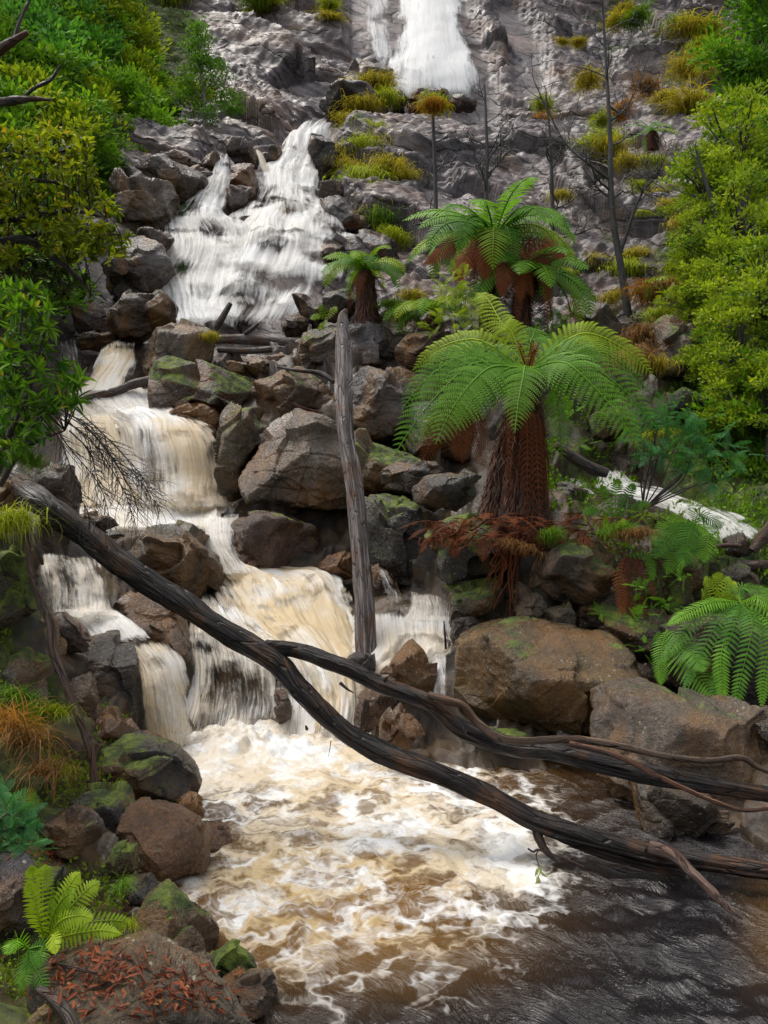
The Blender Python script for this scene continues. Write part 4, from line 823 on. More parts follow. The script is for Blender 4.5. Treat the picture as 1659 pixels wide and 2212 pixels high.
# the slender tree standing alone at the foot of the cliff
mb, mb2 = MB(), MB(); rs = np.random.RandomState(9)
_b = P(440, 300, 30); _t = P(425, 45, 30.3)
tube(mb2, [_b - [0, 0, .3], _b * .65 + _t * .35 + [.12, 0, 0], _b * .3 + _t * .7, _t], [.085, .06, .035, .01], 7, .1)
for (x, y, r) in [(425,60,26),(440,85,28),(415,100,24),(445,125,34),(470,140,26),(425,155,34),(400,175,26),(465,170,38),(440,195,40),(500,205,26),(480,225,36),(420,225,34),(455,245,34),(400,200,24),(505,235,20),(430,130,26)]:
    c = P(x, y, 30.2 + rs.uniform(-.3, .3)); rr_ = r / FPX * 30
    s0 = _b + (_t - _b) * np.clip((c[2] - _b[2]) / (_t[2] - _b[2]) - .12, .15, .95)
    tube(mb2, [s0, s0 * .5 + c * .5 + [0, 0, .05], c], [.03, .02, .008], 5, cap=False)
    for _ in range(26):
        p = c + unit(rs.normal(size=3)) * rr_ * rs.uniform(.3, 1.05) * [1, 1, .5]; q = rs.normal(size=(11, 3)) * .1 * [1, 1, .5]
        leaves_far(mb, p + q, q * 4 + rs.normal(size=(11, 3)) * .5, .13, .05, rs, np.clip(rs.uniform(.1, .7) + rs.normal(size=11) * .1, 0, .9))
_o = empty('slender_tree', _b, 'lone slender green tree standing against the bare cliff left of the cascade', 'tree')
a = mb2.build('trunk', M_BARK, _o, origin=_b); a.color = (.2, .18, .15, 1); c = mb.build('crown', M_HILL, _o, origin=_b); c.color = (.75, 1.15, .8, 1)

# lime green trees on the right bank
RG = 'trees on the right bank'
RT = [(1600,330,16.5,1.25,0,'lime green small leaved tree at the right edge, uppermost one'),(1520,400,16,.8,1,'pale lime crown reaching left over the slope on the right'),(1600,480,15.2,1.05,2,'lime green crown in the middle of the right edge'),(1520,520,15.6,.7,0,'thin lime crown around the dark slanting stem'),
      (1570,610,14.6,.85,1,'yellowish green crown low on the right edge'),(1650,640,13.6,1.0,2,'dense yellow green crown cut by the right edge'),(1490,640,15.8,.55,0,'small green crown above the mossy ledge on the right'),(1600,760,13.4,.85,0,'bright green crown above the hanging ferns on the right'),(1520,770,14,.5,2,'small bright crown beside the dark hollow on the right'),(1660,860,12.6,.75,1,'shaded green crown at the right edge by the side stream'),(1570,880,13,.55,2,'dim green shrub above the side stream')]
_seen = {}
for i, sd in enumerate((71, 72, 73)):
    _seen[i] = crown_mesh('c', M_LIME, sd, 1.0, .9, 1.0, 40, 215, 24, .085, .044, 0, .075, .25, .8)
_src = {}
for x, y, d, s, k, lab in RT:
    if k not in _src:
        _src[k] = tree('lime_tree', P(x, y, d), lab, 'tree', RG, *_seen[k], M_LIME, bark=(.07, .055, .045)); _src[k].scale = (s,) * 3
    else: retree(_src[k], P(x, y, d), lab, _rr.uniform(0, 6.28), s, (1, 1, 1), RG)
for x, y, d, s, lab in [(1650,110,24,1.25,'dark green bushy tree in the top right corner'),(1610,330,19,.8,'dark green crown behind the uppermost lime tree'),(1620,950,13.5,.8,'dark shrub in the shade at the right edge above the side stream')]:
    retree(bpy.data.objects['hillside_tree'], P(x, y, d), lab, _rr.uniform(0, 6), s * .95, (.6, 1.0, .6), 'dark trees on the right')

# ------------------------------------------------------------------ bare trees
def bare_tree(label, trunk, radii, seed, nb, lo=.25, blen=.33, col=(.045, .04, .036), up=.55, limbs=()):
    rs = np.random.RandomState(seed); pts = np.array([P(*q) for q in trunk]); pp = spline(pts, 30)
    base = pts[0]; root = empty('bare_tree', base, label, 'tree', 'leafless trees below the cliff')
    mb = MB(); tube(mb, pp, np.interp(np.linspace(0, 1, 30), np.linspace(0, 1, len(radii)), radii), 8, .12, seed)
    o = mb.build('trunk', M_BARK, root, origin=base); o.color = (*col, 1)
    H = np.linalg.norm(pts[-1] - pts[0])
    def twig(mb, p, d, L, r, lev):
        n = 6; q = [p]; dd = d
        for i in range(n):
            dd = unit(dd + rs.normal(size=3) * .13 + UP * .06 * (1 if lev < 2 else .4)); q.append(q[-1] + dd * L / n)
        q = np.array(q); tube(mb, q, np.linspace(r, r * .35, n + 1), 5 if lev == 0 else 4, cap=False)
        if lev < 3:
            for i in range(5 if lev == 0 else 3):
                f = rs.uniform(.25, 1); k = f * n; a = int(min(k, n - 1)); p2 = q[a] + (q[a + 1] - q[a]) * (k - a)
                t = unit(q[a + 1] - q[a]); s = unit(np.cross(t, rs.normal(size=3)) * [1, .55, 1])
                twig(mb, p2, unit(t * .75 + s * .75), L * rs.uniform(.35, .6) * (1.05 - .3 * f), r * .55, lev + 1)
    todo = [(rs.uniform(lo, 1) ** .9, None) for _ in range(nb)] + [(l[0], l) for l in limbs]
    for f, l in sorted(todo, key=lambda z: z[0]):
        mb = MB(); k = f * 29; a = int(min(k, 28)); p = pp[a] + (pp[a + 1] - pp[a]) * (k - a); r0 = np.interp(f, np.linspace(0, 1, len(radii)), radii)
        if l is None:
            az = rs.uniform(0, 6.28); d = unit(np.array([math.cos(az), math.sin(az) * .6, up + rs.uniform(-.2, .4)]))
            twig(mb, p, d, H * blen * rs.uniform(.6, 1.1) * (1.1 - .7 * f), r0 * .5, 0)
        else:
            e = np.array([P(*q) for q in l[1]]); q = spline(np.vstack([p, e]), 16); tube(mb, q, np.linspace(r0 * .6, r0 * .12, 16), 6, cap=False)
            for i in range(4, 16):
                for _ in range(2): twig(mb, q[i], unit(np.gradient(q, axis=0)[i] * 3 + rs.normal(size=3) * [.7, .4, .7]), H * .1, r0 * .16, 1)
        o = mb.build('branch', M_BARK, root, origin=base); o.color = (*col, 1)
    return root
bare_tree('tallest bare tree, forking right, standing on the rocky slope', [(1362,712,18),(1345,600,18),(1322,450,18),(1318,300,18),(1310,150,18),(1300,-20,18),(1300,-90,18)], [.095,.08,.065,.05,.035,.02,.01], 3, 17, .3, .16, limbs=[(.40,[(1260,345,18),(1215,300,18.2),(1160,190,18.3)]),(.58,[(1345,240,18),(1380,180,17.9),(1410,90,17.8)]),(.22,[(1380,430,18),(1420,380,18)])])
bare_tree('slim bare tree rising behind the upper tree fern crown', [(1050,470,19),(1050,400,19),(1052,330,19),(1047,180,19)], [.06,.05,.042,.018], 5, 11, .15, .42, up=.75)
bare_tree('bare pole like tree with a grassy tuft at its broken top', [(944,600,20),(942,460,20),(939,350,20),(934,232,20)], [.06,.052,.045,.035], 7, 8, .15, .28)
bare_tree('thin crooked bare tree between the pole like one and the tallest', [(1203,640,19),(1196,520,19),(1192,400,19),(1188,290,19),(1178,205,19)], [.06,.055,.045,.03,.012], 11, 10, .2, .26)
bare_tree('dark slanting stem inside the lime trees on the right', [(1560,660,15.4),(1548,480,15.4),(1520,380,15.4),(1505,330,15.4)], [.05,.045,.035,.02], 13, 5, .4, .22)
bare_tree('spindly bare sapling standing before the side stream', [(1385,1110,10.4),(1395,1040,10.4),(1412,960,10.4),(1430,890,10.4)], [.018,.015,.011,.006], 15, 9, .2, .4)

# ------------------------------------------------------------------ ferns
def frond(mb, pts, width, npin, npl, rs, tint, nrm=UP, droop=.25, taper=.42, both=True, stem=.012, bare=.06, simple=False):
    """a divided frond along a curve: pinnae on both sides, each a comb of pinnules"""
    c = spline(pts, 40); L = np.linalg.norm(np.diff(c, axis=0), axis=1).sum(); T = unit(np.gradient(c, axis=0))
    tube(mb, c, np.linspace(stem, stem * .25, 40), 4, cap=False, tint=min(.9, tint + .25))
    s = np.linspace(bare, .995, npin); k = s * 39; a = np.minimum(k.astype(int), 38); f = (k - a)[:, None]
    p = c[a] * (1 - f) + c[a + 1] * f; t = unit(T[a] * (1 - f) + T[a + 1] * f)
    sd = unit(np.cross(t, nrm)); nn = np.cross(sd, t)
    prof = np.clip(s / .24, .12, 1) ** .7 * np.maximum(1 - s ** 2.6, 0) ** .8
    prof = np.maximum(prof / prof.max(), .05) * width
    for sgn in (-1, 1):
        w = prof * rs.uniform(.92, 1.06, npin)
        d = unit(sd * sgn + t * .42 + nn * rs.normal(size=(npin, 1)) * .06)
        gap = L / npin
        pw = min(gap * 1.0, width * .3)                      # pinna breadth: comb of pinnules
        if simple:                                            # undivided pinnae: one lance shaped leaflet each
            bw = gap * .36; q1 = p + d * (w * .35)[:, None] - UP * (droop * w * .1)[:, None]; e_ = p + d * w[:, None] - UP * (droop * w)[:, None]; q2 = p + d * (w * .72)[:, None] - UP * (droop * w * .48)[:, None]
            v = np.stack([p - t * bw * .6, p + t * bw * .6, q1 + t * bw, q1 - t * bw, q2 + t * bw * .66, q2 - t * bw * .66, e_ + t * bw * .08, e_ - t * bw * .08], 1).reshape(-1, 3); b8 = np.arange(npin)[:, None] * 8
            mb.add(v, np.concatenate([b8 + [0, 1, 2, 3], b8 + [3, 2, 4, 5], b8 + [5, 4, 6, 7]]), tint=np.repeat(np.clip(tint + rs.normal(size=npin) * .07 + .12 * s, 0, .92), 8)); continue
        u = np.linspace(.02, 1, npl + 1)[:-1]
        pos = p[:, None] + d[:, None] * (w[:, None] * u[None])[:, :, None] - UP * (droop * w[:, None] * u[None] ** 2)[:, :, None] + nn[:, None] * (.06 * w[:, None] * np.sin(np.pi * u)[None])[:, :, None]
        step = w / npl; pl = pw * .60 * (1 - u ** 2.2)[None] * np.minimum(1, w / width * 1.6)[:, None] + .002
        for sg2 in (-1, 1):
            e = unit(t[:, None] * sg2 + d[:, None] * .55)
            b0 = pos; b1 = pos + d[:, None] * (step * .72)[:, None, None]; tip = pos + e * pl[:, :, None] + d[:, None] * (step * .35)[:, None, None] - nn[:, None] * (pl * .12)[:, :, None]
            tp2 = tip + d[:, None] * (step * .28)[:, None, None]
            v = np.stack([b0, b1, tp2, tip], 2).reshape(-1, 3); n = len(v) // 4
            tt = np.clip(tint + rs.normal(size=(npin, 1)) * .05 + .12 * u[None] + rs.normal(size=(npin, npl)) * .05 + .1 * s[:, None], 0, .92)
            mb.add(v, np.arange(n * 4).reshape(n, 4), tint=np.repeat(tt.ravel(), 4))

def arch(p0, az, el, L, bend, n=7, sway=0.0):
    """curve that leaves p0 at elevation el and bends down along its length"""
    q = [np.asarray(p0, float)]
    for i in range(n):
        e = el - bend * (i / (n - 1)) ** 1.1; a = az + sway * i / n
        q.append(q[-1] + np.array([math.cos(a) * math.cos(e), math.sin(a) * math.cos(e), math.sin(e)]) * L / n)
    return np.array(q)

def fern_trunk(mb, pts, radii, seed, rough=.1):
    rs = np.random.RandomState(seed + 500); cc = spline(pts, 40); rr = np.interp(np.linspace(0, 1, 40), np.linspace(0, 1, len(radii)), radii)
    n = int(1500 * min(1.6, np.linalg.norm(cc[-1] - cc[0]))); f = rs.uniform(.04, 1, n); k = (f * 39).astype(int); a = rs.uniform(0, 6.283, n)
    out = np.stack([np.cos(a), np.sin(a), 0 * a], 1); p = cc[k] + out * rr[k][:, None] * .96; L = rs.uniform(.07, .24, n)[:, None]; w = rs.uniform(.006, .016, n)[:, None]
    sd = np.stack([-np.sin(a), np.cos(a), 0 * a], 1); sl = rs.uniform(.05, .6, n)[:, None]; sk = sd * rs.normal(size=(n, 1)) * .25
    m_ = p - UP * L * .55 + out * L * sl + sk * L * .4; e = p - UP * L + out * L * sl * 1.3 + sk * L
    vv = np.stack([p - sd * w * .5, p + sd * w * .5, m_ + sd * w * .5, m_ - sd * w * .5, e], 1).reshape(-1, 3); b5 = np.arange(n)[:, None] * 5
    fl_ = np.stack([np.repeat(rs.uniform(0, 9, n), 5), np.repeat(rs.uniform(0, 9, n), 5), np.zeros(5 * n)], 1)
    mb.add(vv, b5 + [0, 1, 2, 3], flow=fl_); mb.add(np.stack([m_ - sd * w * .5, m_ + sd * w * .5, e], 1).reshape(-1, 3), np.arange(n * 3).reshape(n, 3), flow=np.repeat(fl_[::5], 3, 0))
    c = spline(pts, 40); tube(mb, c, np.interp(np.linspace(0, 1, 40), np.linspace(0, 1, len(radii)), radii), 40, rough, seed, flute=.5)
def skirt(root, c, n, rs, L, w, org, spread=.25, az0=0, az1=6.28, drop=1.0, col=None):
    for i in range(n):
        az = az0 + (az1 - az0) * (i + rs.uniform(.2, .8)) / n; mb = MB()
        d = np.array([math.cos(az), math.sin(az), 0]); l = L * rs.uniform(.6, 1.2)
        q = [c, c + d * .14 * l + UP * .02 * l, c + d * (spread * .8) * l - UP * .4 * l * drop, c + d * spread * l * rs.uniform(.8, 1.1) - UP * l * drop]
        frond(mb, q, w * rs.uniform(.8, 1.1), 30, 5, rs, rs.uniform(.15, .75), nrm=d + UP * .2, droop=.5, stem=.01)
        mb.build('dead_frond', M_FERND, root, origin=org)

# the big tree fern in the middle: fronds follow the photograph
rs = np.random.RandomState(21)
base = P(1130, 1150, 10.6); cr = P(1140, 800, 10.55)
tf = empty('tree_fern', base, 'big tree fern with a thick red brown trunk and broad arching fronds in the middle', 'tree fern', 'tree ferns')
mb = MB(); fern_trunk(mb, [P(1128,1185,10.6),P(1125,1100,10.6),P(1128,1000,10.6),P(1134,900,10.58),P(1140,815,10.55)], [.38,.29,.24,.19,.10], 3); mb.build('trunk', M_FIBRE, tf, origin=base)
mb = MB(); fern_trunk(mb, [P(1052,1180,10.75),P(1068,1080,10.7),P(1085,980,10.65),P(1108,880,10.6)], [.17,.12,.09,.05], 5, .2); mb.build('side_root', M_FIBRE, tf, origin=base)
BF = [ # mid (x,y,d), tip (x,y,d), width, tint, lime?
 ((1085,700,10.75),(1030,632,11.3),.30,.75,1),((1000,735,10.9),(892,800,11.2),.34,.55,1),((985,775,10.4),(868,885,10.4),.40,.35,0),((1000,800,10.0),(850,985,9.8),.46,.4,0),((1030,815,9.7),(940,960,9.3),.44,.45,0),((1055,830,9.9),(985,930,9.5),.36,.4,0),
 ((1130,815,9.8),(1112,935,9.35),.32,.5,0),((1280,722,10.5),(1412,812,10.5),.38,.7,1),((1255,775,10.2),(1420,925,10.0),.46,.4,0),((1245,800,9.9),(1385,975,9.5),.44,.45,0),((1280,750,11.0),(1405,850,11.5),.34,.3,0),((1200,840,11.1),(1215,1000,11.2),.30,.55,0),
 ((1090,760,11.5),(960,760,12.3),.36,.35,0),((1220,740,11.4),(1330,770,12.2),.36,.3,0),((1150,730,11.6),(1160,720,12.5),.34,.3,0),((1020,830,10.9),(900,960,11.0),.34,.3,0)]
for mid, tip, wd, ti, lm in BF:
    mb = MB(); frond(mb, [cr, P(*mid) * .62 + cr * .38 + UP * .10, P(*mid), P(*mid) * .42 + P(*tip) * .58 + UP * .09, P(*tip)], wd * .95, 31, 12, rs, ti, nrm=np.array([0, -.85, .55]), droop=.30, stem=.018)
    mb.build('frond', M_FERNY if lm else M_FERN, tf, origin=base)
for i in range(7):
    mb = MB(); x = 1140 + rs.uniform(-18, 18); q = [cr + rs.normal(size=3) * .03, P(x, 760, 10.5 + rs.uniform(-.3, .3)), P(x + rs.uniform(-15, 15), 735, 10.3)]
    frond(mb, q, .05, 14, 3, rs, .6); mb.build('young_frond', M_FERND, tf, origin=base)
skirt(tf, P(1138,905,10.5), 12, rs, 1.2, .13, base, .26, 3.2, 6.2)
for a in np.linspace(math.radians(195), math.radians(345), 6):
    dd = np.array([math.cos(a), math.sin(a), 0]); z0, z1 = P(0, 890 + rs.uniform(-30, 60), 10.55)[2], P(0, 1120 + rs.uniform(-60, 25), 10.55)[2]; c0 = P(1130, 900, 10.58) * [1, 1, 0]
    mb = MB(); frond(mb, [c0 + dd * .22 + UP * z0, c0 + dd * .265 + UP * (z0 * .6 + z1 * .4), c0 + dd * (.29 + rs.uniform(0, .12)) + np.array([rs.normal() * .06, 0, 0]) + UP * z1], .085, 26, 4, rs, rs.uniform(.05, .6), nrm=dd, droop=.5, stem=.012); mb.build('dead_frond', M_FERND, tf, origin=base)
for x0, y0, x1, y1, d in [(990,900,1000,1000,10.2),(965,890,905,1010,10.6),(1020,900,1045,1010,10.1),(1000,890,985,985,10.5)]:
    mb = MB(); frond(mb, [P(x0,y0-40,d),P(x0,y0,d),P((x0+x1)/2,(y0+y1)/2,d-.05),P(x1,y1,d-.05)], .2, 26, 6, rs, .4, nrm=np.array([0,-1,.1]), droop=.4); mb.build('dead_frond', M_FERND, tf, origin=base)
for i in range(84):                                                   # rust coloured litter of old fronds round the foot
    a = rs.uniform(0, 1); x = 935 + 370 * a + rs.normal() * 10; y = 1112 + rs.uniform(0, 55); d = 9.85 + rs.uniform(-.15, .6)
    p = P(x, y, d); q = p + np.array([rs.normal() * .32, -rs.uniform(.05, .3), -rs.uniform(.02, .28)])
    mb = MB(); frond(mb, [p, (p + q) / 2 + UP * .05, q], .11, 18, 3, rs, rs.uniform(.1, .8), droop=.2, stem=.008); mb.build('dead_frond', M_FERND, tf, origin=base)
mb = MB()
for i in range(46):                                                   # hanging roots over the rocks below
    if i < 14: x0, y0 = rs.uniform(1085, 1125), rs.uniform(1150, 1185); x1, y1 = x0 - rs.uniform(10, 75), rs.uniform(1250, 1345)
    elif i < 30: x0, y0 = rs.uniform(940, 1060), rs.uniform(1120, 1160); x1, y1 = x0 - rs.uniform(5, 45), y0 + rs.uniform(15, 50)
    else: x0, y0 = rs.uniform(1060, 1280), rs.uniform(1150, 1170); x1, y1 = x0 + rs.normal() * 20, y0 + rs.uniform(25, 85)
    p, q = P(x0, y0, 10.0), P(x1, y1, 9.75)
    tube(mb, spline([p, p * .6 + q * .4 + rs.normal(size=3) * .05, p * .2 + q * .8 + rs.normal(size=3) * .04, q], 14), np.linspace(.013, .005, 14), 5, .3, i, cap=False, tint=rs.uniform(.2, .8))
mb.build('aerial_roots', M_FERND, tf, origin=base)

def auto_fern(name, label, trunkpts, radii, nf, L, wd, npin, npl, seed, el=(.5, 1.1), bend=(1.3, 2.0), dead=8, group='tree ferns', lime=.2, dl=1.0, cat='tree fern'):
    rs = np.random.RandomState(seed); pts = [P(*q) for q in trunkpts]; base, cr = pts[0], pts[-1]
    root = empty(name, base, label, cat, group)
    mb = MB(); fern_trunk(mb, pts, radii, seed); mb.build('trunk', M_FIBRE, root, origin=base)
    for i in range(nf):
        az = 6.283 * (i + rs.uniform(-.3, .3)) / nf * 1.0; mb = MB()
        frond(mb, arch(cr, az, rs.uniform(*el), L * rs.uniform(.85, 1.12), rs.uniform(*bend), sway=rs.uniform(-.2, .2)), wd * rs.uniform(.9, 1.1), npin, npl, rs, rs.uniform(.1, .85), nrm=np.array([0, -.6, .8]), stem=.014 * L, simple=True)
        mb.build('frond', M_FERNY if rs.rand() < lime else M_FERN, root, origin=base)
    if dead: skirt(root, cr - UP * .05, dead, rs, dl, wd * .62, base, .62)
    return root
_uf = auto_fern('tree_fern', 'upper tree fern with a full green crown and rust brown skirt on the slope behind', [(1055,760,16),(1058,640,16),(1062,560,16),(1068,520,16)], [.17,.14,.13,.1], 30, 1.85, .40, 30, 8, 31, (.2, .95), (1.2, 2.1), 13, dl=1.2)
rs = np.random.RandomState(88)
for mx, my, tx, ty in [(1030,520,1012,575),(1045,530,1048,605),(1115,535,1150,640),(1150,530,1195,600),(1120,560,1125,650),(985,520,915,570),(1090,560,1085,640),(1170,520,1225,560),(1010,545,985,610)]:
    mb = MB(); d = 15.1 + rs.uniform(-.3, .2); frond(mb, [P(1068, 522, 15.8), P(mx, my, d + .2), P((mx + tx) / 2, (my + ty) / 2, d), P(tx, ty, d)], .24, 24, 5, rs, rs.uniform(.4, .9), nrm=np.array([0, -.9, .3]), droop=.4, simple=True)
    mb.build('dead_frond', M_FERND, _uf, origin=P(1055, 760, 16))
auto_fern('tree_fern', 'smaller tree fern with rusty fronds below the upper fern crown', [(1130,760,15.6),(1125,700,15.6),(1128,640,15.6),(1150,585,15.6)], [.17,.15,.14,.1], 16, 1.45, .36, 24, 7, 33, (-.2, .5), (1.0, 1.7), 11, lime=.1, dl=1.1)
auto_fern('tree_fern', 'small tree fern with a stout rusty trunk right of the cascade foot', [(795,702,17),(793,650,17),(790,600,17),(788,585,17)], [.22,.19,.15,.1], 18, 1.05, .28, 20, 7, 37, (.45, 1.0), (1.3, 2.0), 6, lime=.35, dl=.75)
auto_fern('tree_fern', 'low lime fern between the small tree fern and the upper one', [(935,712,16.4),(935,690,16.4),(935,672,16.4)], [.1,.09,.06], 14, 1.1, .26, 18, 7, 39, (.3, .9), (1.1, 1.8), 4, lime=.5, dl=.5)
auto_fern('tree_fern', 'little rusty tree fern high on the rock slope at the right', [(1412,322,28),(1410,295,28),(1408,285,28)], [.16,.14,.1], 12, .95, .2, 16, 4, 41, (.2, .8), (1, 1.7), 7, dl=.8)
auto_fern('tree_fern', 'pale tree fern half hidden under the lime trees on the right', [(1480,655,19),(1480,625,19),(1480,610,19)], [.14,.12,.08], 12, 1.0, .22, 18, 5, 43, (.3, .9), (1, 1.7), 2, lime=.6, dl=.4)

def ground_fern(label, c, fr, wd, npin, npl, mat, seed, group='ferns on the banks', nrm=UP):
    rs = np.random.RandomState(seed); p0 = P(*c); root = empty('fern', p0, label, 'fern', group)
    for f in fr:
        mid, tip = P(*f[0]), P(*f[1]); mb = MB()
        frond(mb, [p0, mid, mid * .4 + tip * .6 + UP * .02, tip], wd * (f[2] if len(f) > 2 else 1), int(npin * .72), npl, rs, rs.uniform(.05, .85), nrm=nrm, stem=.006, droop=.2, simple=True)
        mb.build('frond', f[3] if len(f) > 3 else mat, root, origin=p0)
    return root
FR = np.array([0, -.8, .6])
ground_fern('bright lime fern on the near left bank beside the smooth bluish rock', (98,2035,4.0), [((78,1960,3.95),(68,1870,3.95),.8),((92,1955,4.0),(98,1868,4.05),.8),((125,1960,4.0),(172,1885,4.05),.8),((120,1965,3.95),(160,1930,3.9),.9),((140,1975,4),(215,1905,4.1),.9),((130,1990,3.9),(200,1985,3.85),.8),((160,2000,4),(290,1995,4.1),.8),((150,2020,3.9),(262,2018,3.85),.7),((112,2020,3.8),(120,2060,3.7),.6),((85,1990,3.9),(60,1905,3.9),.7)], .085, 30, 5, M_FERNY, 51, nrm=FR)
ground_fern('dark green fern hanging at the bottom left corner below the bright one', (62,2050,3.75), [((40,2030,3.7),(15,2062,3.6)),((70,2080,3.7),(100,2150,3.6)),((55,2090,3.7),(50,2140,3.6)),((90,2045,3.75),(85,2090,3.65))], .06, 24, 4, M_FERN, 53, nrm=FR)
ground_fern('small lime fern tip beside the dry grass on the left bank', (20,1745,5.4), [((40,1732,5.4),(82,1738,5.4)),((35,1728,5.45),(78,1722,5.5))], .09, 22, 4, M_FERNY, 55, nrm=FR)
ground_fern('fern with light fronds drooping over the ledge right of the tree fern', (1500,1130,9.7), [((1460,1145,9.6),(1412,1205,9.4)),((1480,1165,9.6),(1440,1240,9.4)),((1490,1150,9.5),(1475,1225,9.3)),((1530,1150,9.6),(1520,1215,9.4)),((1455,1130,9.7),(1408,1175,9.6)),((1510,1110,9.8),(1560,1140,9.7))], .17, 30, 6, M_FERN, 57, nrm=FR)
ground_fern('bright upright fern on the right bank above the hanging fronds', (1555,1312,9.0), [((1540,1275,9),(1522,1248,9)),((1552,1265,9),(1550,1238,9)),((1570,1275,9),(1592,1262,9)),((1580,1300,8.95),(1600,1290,8.9)),((1535,1300,8.95),(1515,1275,8.9)),((1560,1290,8.9),(1575,1245,9))], .1, 22, 5, M_FERNY, 59, nrm=FR)
ground_fern('large fern with long hanging green fronds at the right edge', (1600,1300,8.5), [((1540,1300,8.4),(1440,1350,8.3)),((1560,1330,8.3),(1475,1490,8.0)),((1590,1340,8.2),(1530,1530,7.9)),((1625,1350,8.1),(1585,1545,7.8)),((1660,1350,8.1),(1645,1530,7.8)),((1690,1330,8.1),(1720,1490,7.8)),((1640,1290,8.3),(1710,1350,8.1)),((1530,1310,8.4),(1418,1440,8.2)),((1600,1270,8.6),(1670,1280,8.5)),((1560,1400,8.1),(1560,1545,7.8),.8)], .125, 44, 8, M_FERN, 61, nrm=np.array([-.15,-.5,.8]))
ground_fern('fern fronds lying toward the pale boulder on the right', (1440,1360,8.6), [((1470,1420,8.3),(1555,1520,7.9)),((1430,1400,8.4),(1428,1480,8.2),.6),((1480,1390,8.3),(1520,1450,8.0))], .2, 34, 8, M_FERN, 63, nrm=np.array([-.2,-.7,.7]))
ground_fern('dim fern with brownish fronds hanging under the grassy ledge on the right', (1350,1200,9.5), [((1350,1260,9.4),(1370,1350,9.3)),((1365,1240,9.4),(1400,1340,9.3)),((1380,1215,9.5),(1415,1290,9.4)),((1340,1250,9.4),(1345,1330,9.3)),((1400,1200,9.5),(1412,1255,9.4),.8,M_FERN)], .11, 28, 5, M_FERND, 65, nrm=FR)
ground_fern('dark green fern standing before the side stream', (1330,1120,10.2), [((1310,1080,10.2),(1300,1050,10.2)),((1330,1070,10.2),(1335,1035,10.2)),((1350,1080,10.2),(1370,1045,10.2)),((1290,1100,10.1),(1262,1110,10)),((1365,1100,10.1),(1400,1085,10))], .1, 22, 5, M_FERN, 67, nrm=FR)
ground_fern('low fern beside the stout trunk of the small tree fern', (705,690,17.2), [((690,680,17.1),(672,690,17)),((700,672,17.2),(690,660,17.2)),((715,675,17.1),(728,665,17.1)),((700,700,17),(690,712,17))], .13, 16, 4, M_FERNY, 69, nrm=FR)
ground_fern('tiny bright fern on the mossy left bank beside the leaning thin trunk', (68,1560,6.2), [((58,1545,6.2),(45,1540,6.2)),((66,1540,6.2),(64,1520,6.2)),((76,1545,6.2),(92,1535,6.2)),((60,1565,6.1),(42,1572,6.1)),((80,1560,6.2),(95,1562,6.2))], .05, 14, 4, M_FERNY, 71, nrm=FR)
# ------------------------------------------------------------------ fallen wood
def wood(mb, pts, radii, seg=14, n=60, lump=.12, seed=1, flute=.10, pixel_r=True):
    q = np.array([P(*p) for p in pts]); c = spline(q, n)
    if pixel_r: radii = [r / FPX * p[2] for r, p in zip(radii, pts)]
    k = np.linspace(0, 1, len(radii)); tube(mb, c, np.interp(np.linspace(0, 1, n), k, radii), seg, lump, seed, flute=flute)
def wood_thing(name, label, cat, pts, radii, col, moss=.3, group=None, **kw):
    mb = MB(); wood(mb, pts, radii, **kw); b = P(*pts[0]); o = mb.build(name, M_WOOD, origin=b)
    return tag(o, label, cat, group, color=(*col, moss))
LOGC = (.019, .014, .012)
b = P(40, 1045, 7.6)
ft = empty('fallen_tree', b, 'long dark forked fallen tree lying across the stream from upper left to lower right', 'fallen tree')
def ftp(name, pts, radii, col=LOGC, moss=.42, **kw):
    mb = MB(); wood(mb, pts, radii, **kw); o = mb.build(name, M_WOOD, ft, origin=b); o.color = (*col, moss); return o
ftp('trunk', [(36,1030,7.6),(60,1062,7.5),(100,1092,7.4),(180,1150,7.3),(260,1216,7.2),(350,1275,7.1),(450,1340,7.0),(530,1388,6.9),(600,1432,6.8),(642,1482,6.7),(700,1541,6.6),(760,1590,6.5),(850,1636,6.4),(950,1672,6.3),(1060,1722,6.2),(1150,1770,6.1),(1250,1803,6.0),(1350,1830,5.9),(1430,1850,5.8),(1550,1866,5.65),(1720,1890,5.45),(1960,1915,5.2)], [20,25,26,25,25,24,23,23,25,23,22,21,22,22,21,21,22,20,19,18,17,15], seg=28, n=220, lump=.20, seed=4, flute=.26)
ftp('branch', [(575,1392,6.85),(610,1400,6.8),(640,1405,6.8),(700,1424,6.75),(760,1448,6.7),(820,1476,6.65),(880,1500,6.6),(935,1522,6.55),(985,1566,6.5),(1040,1594,6.45),(1110,1614,6.4),(1200,1624,6.3),(1290,1648,6.2),(1380,1668,6.15),(1480,1686,6.05),(1600,1706,5.95),(1720,1730,5.85),(1900,1790,5.6)], [10,16,16,17,18,18,18,17,19,19,19,19,19,20,18,17,17,14], seg=22, n=160, lump=.2, seed=6, flute=.26)
ftp('branch', [(925,1500,6.5),(960,1512,6.45),(1000,1525,6.42),(1032,1562,6.4),(1080,1594,6.3),(1130,1601,6.25),(1230,1596,6.2),(1280,1601,6.15),(1340,1612,6.1),(1430,1632,6.05),(1530,1643,6.0),(1600,1637,5.95),(1632,1655,5.95),(1670,1672,5.9)], [7,9,8.5,9,9,8.5,8,8,8,7,7,7,6,5], (.1,.065,.045), .3, seg=10, n=80, seed=8)
ftp('branch', [(1230,1606,6.15),(1290,1620,6.1),(1350,1640,6.05),(1420,1676,5.98),(1480,1704,5.92),(1540,1730,5.88),(1605,1750,5.85),(1680,1744,5.82)], [6,7,6.5,6,5.5,5,5,4], (.15,.075,.045), .2, seg=8, n=60, seed=9)
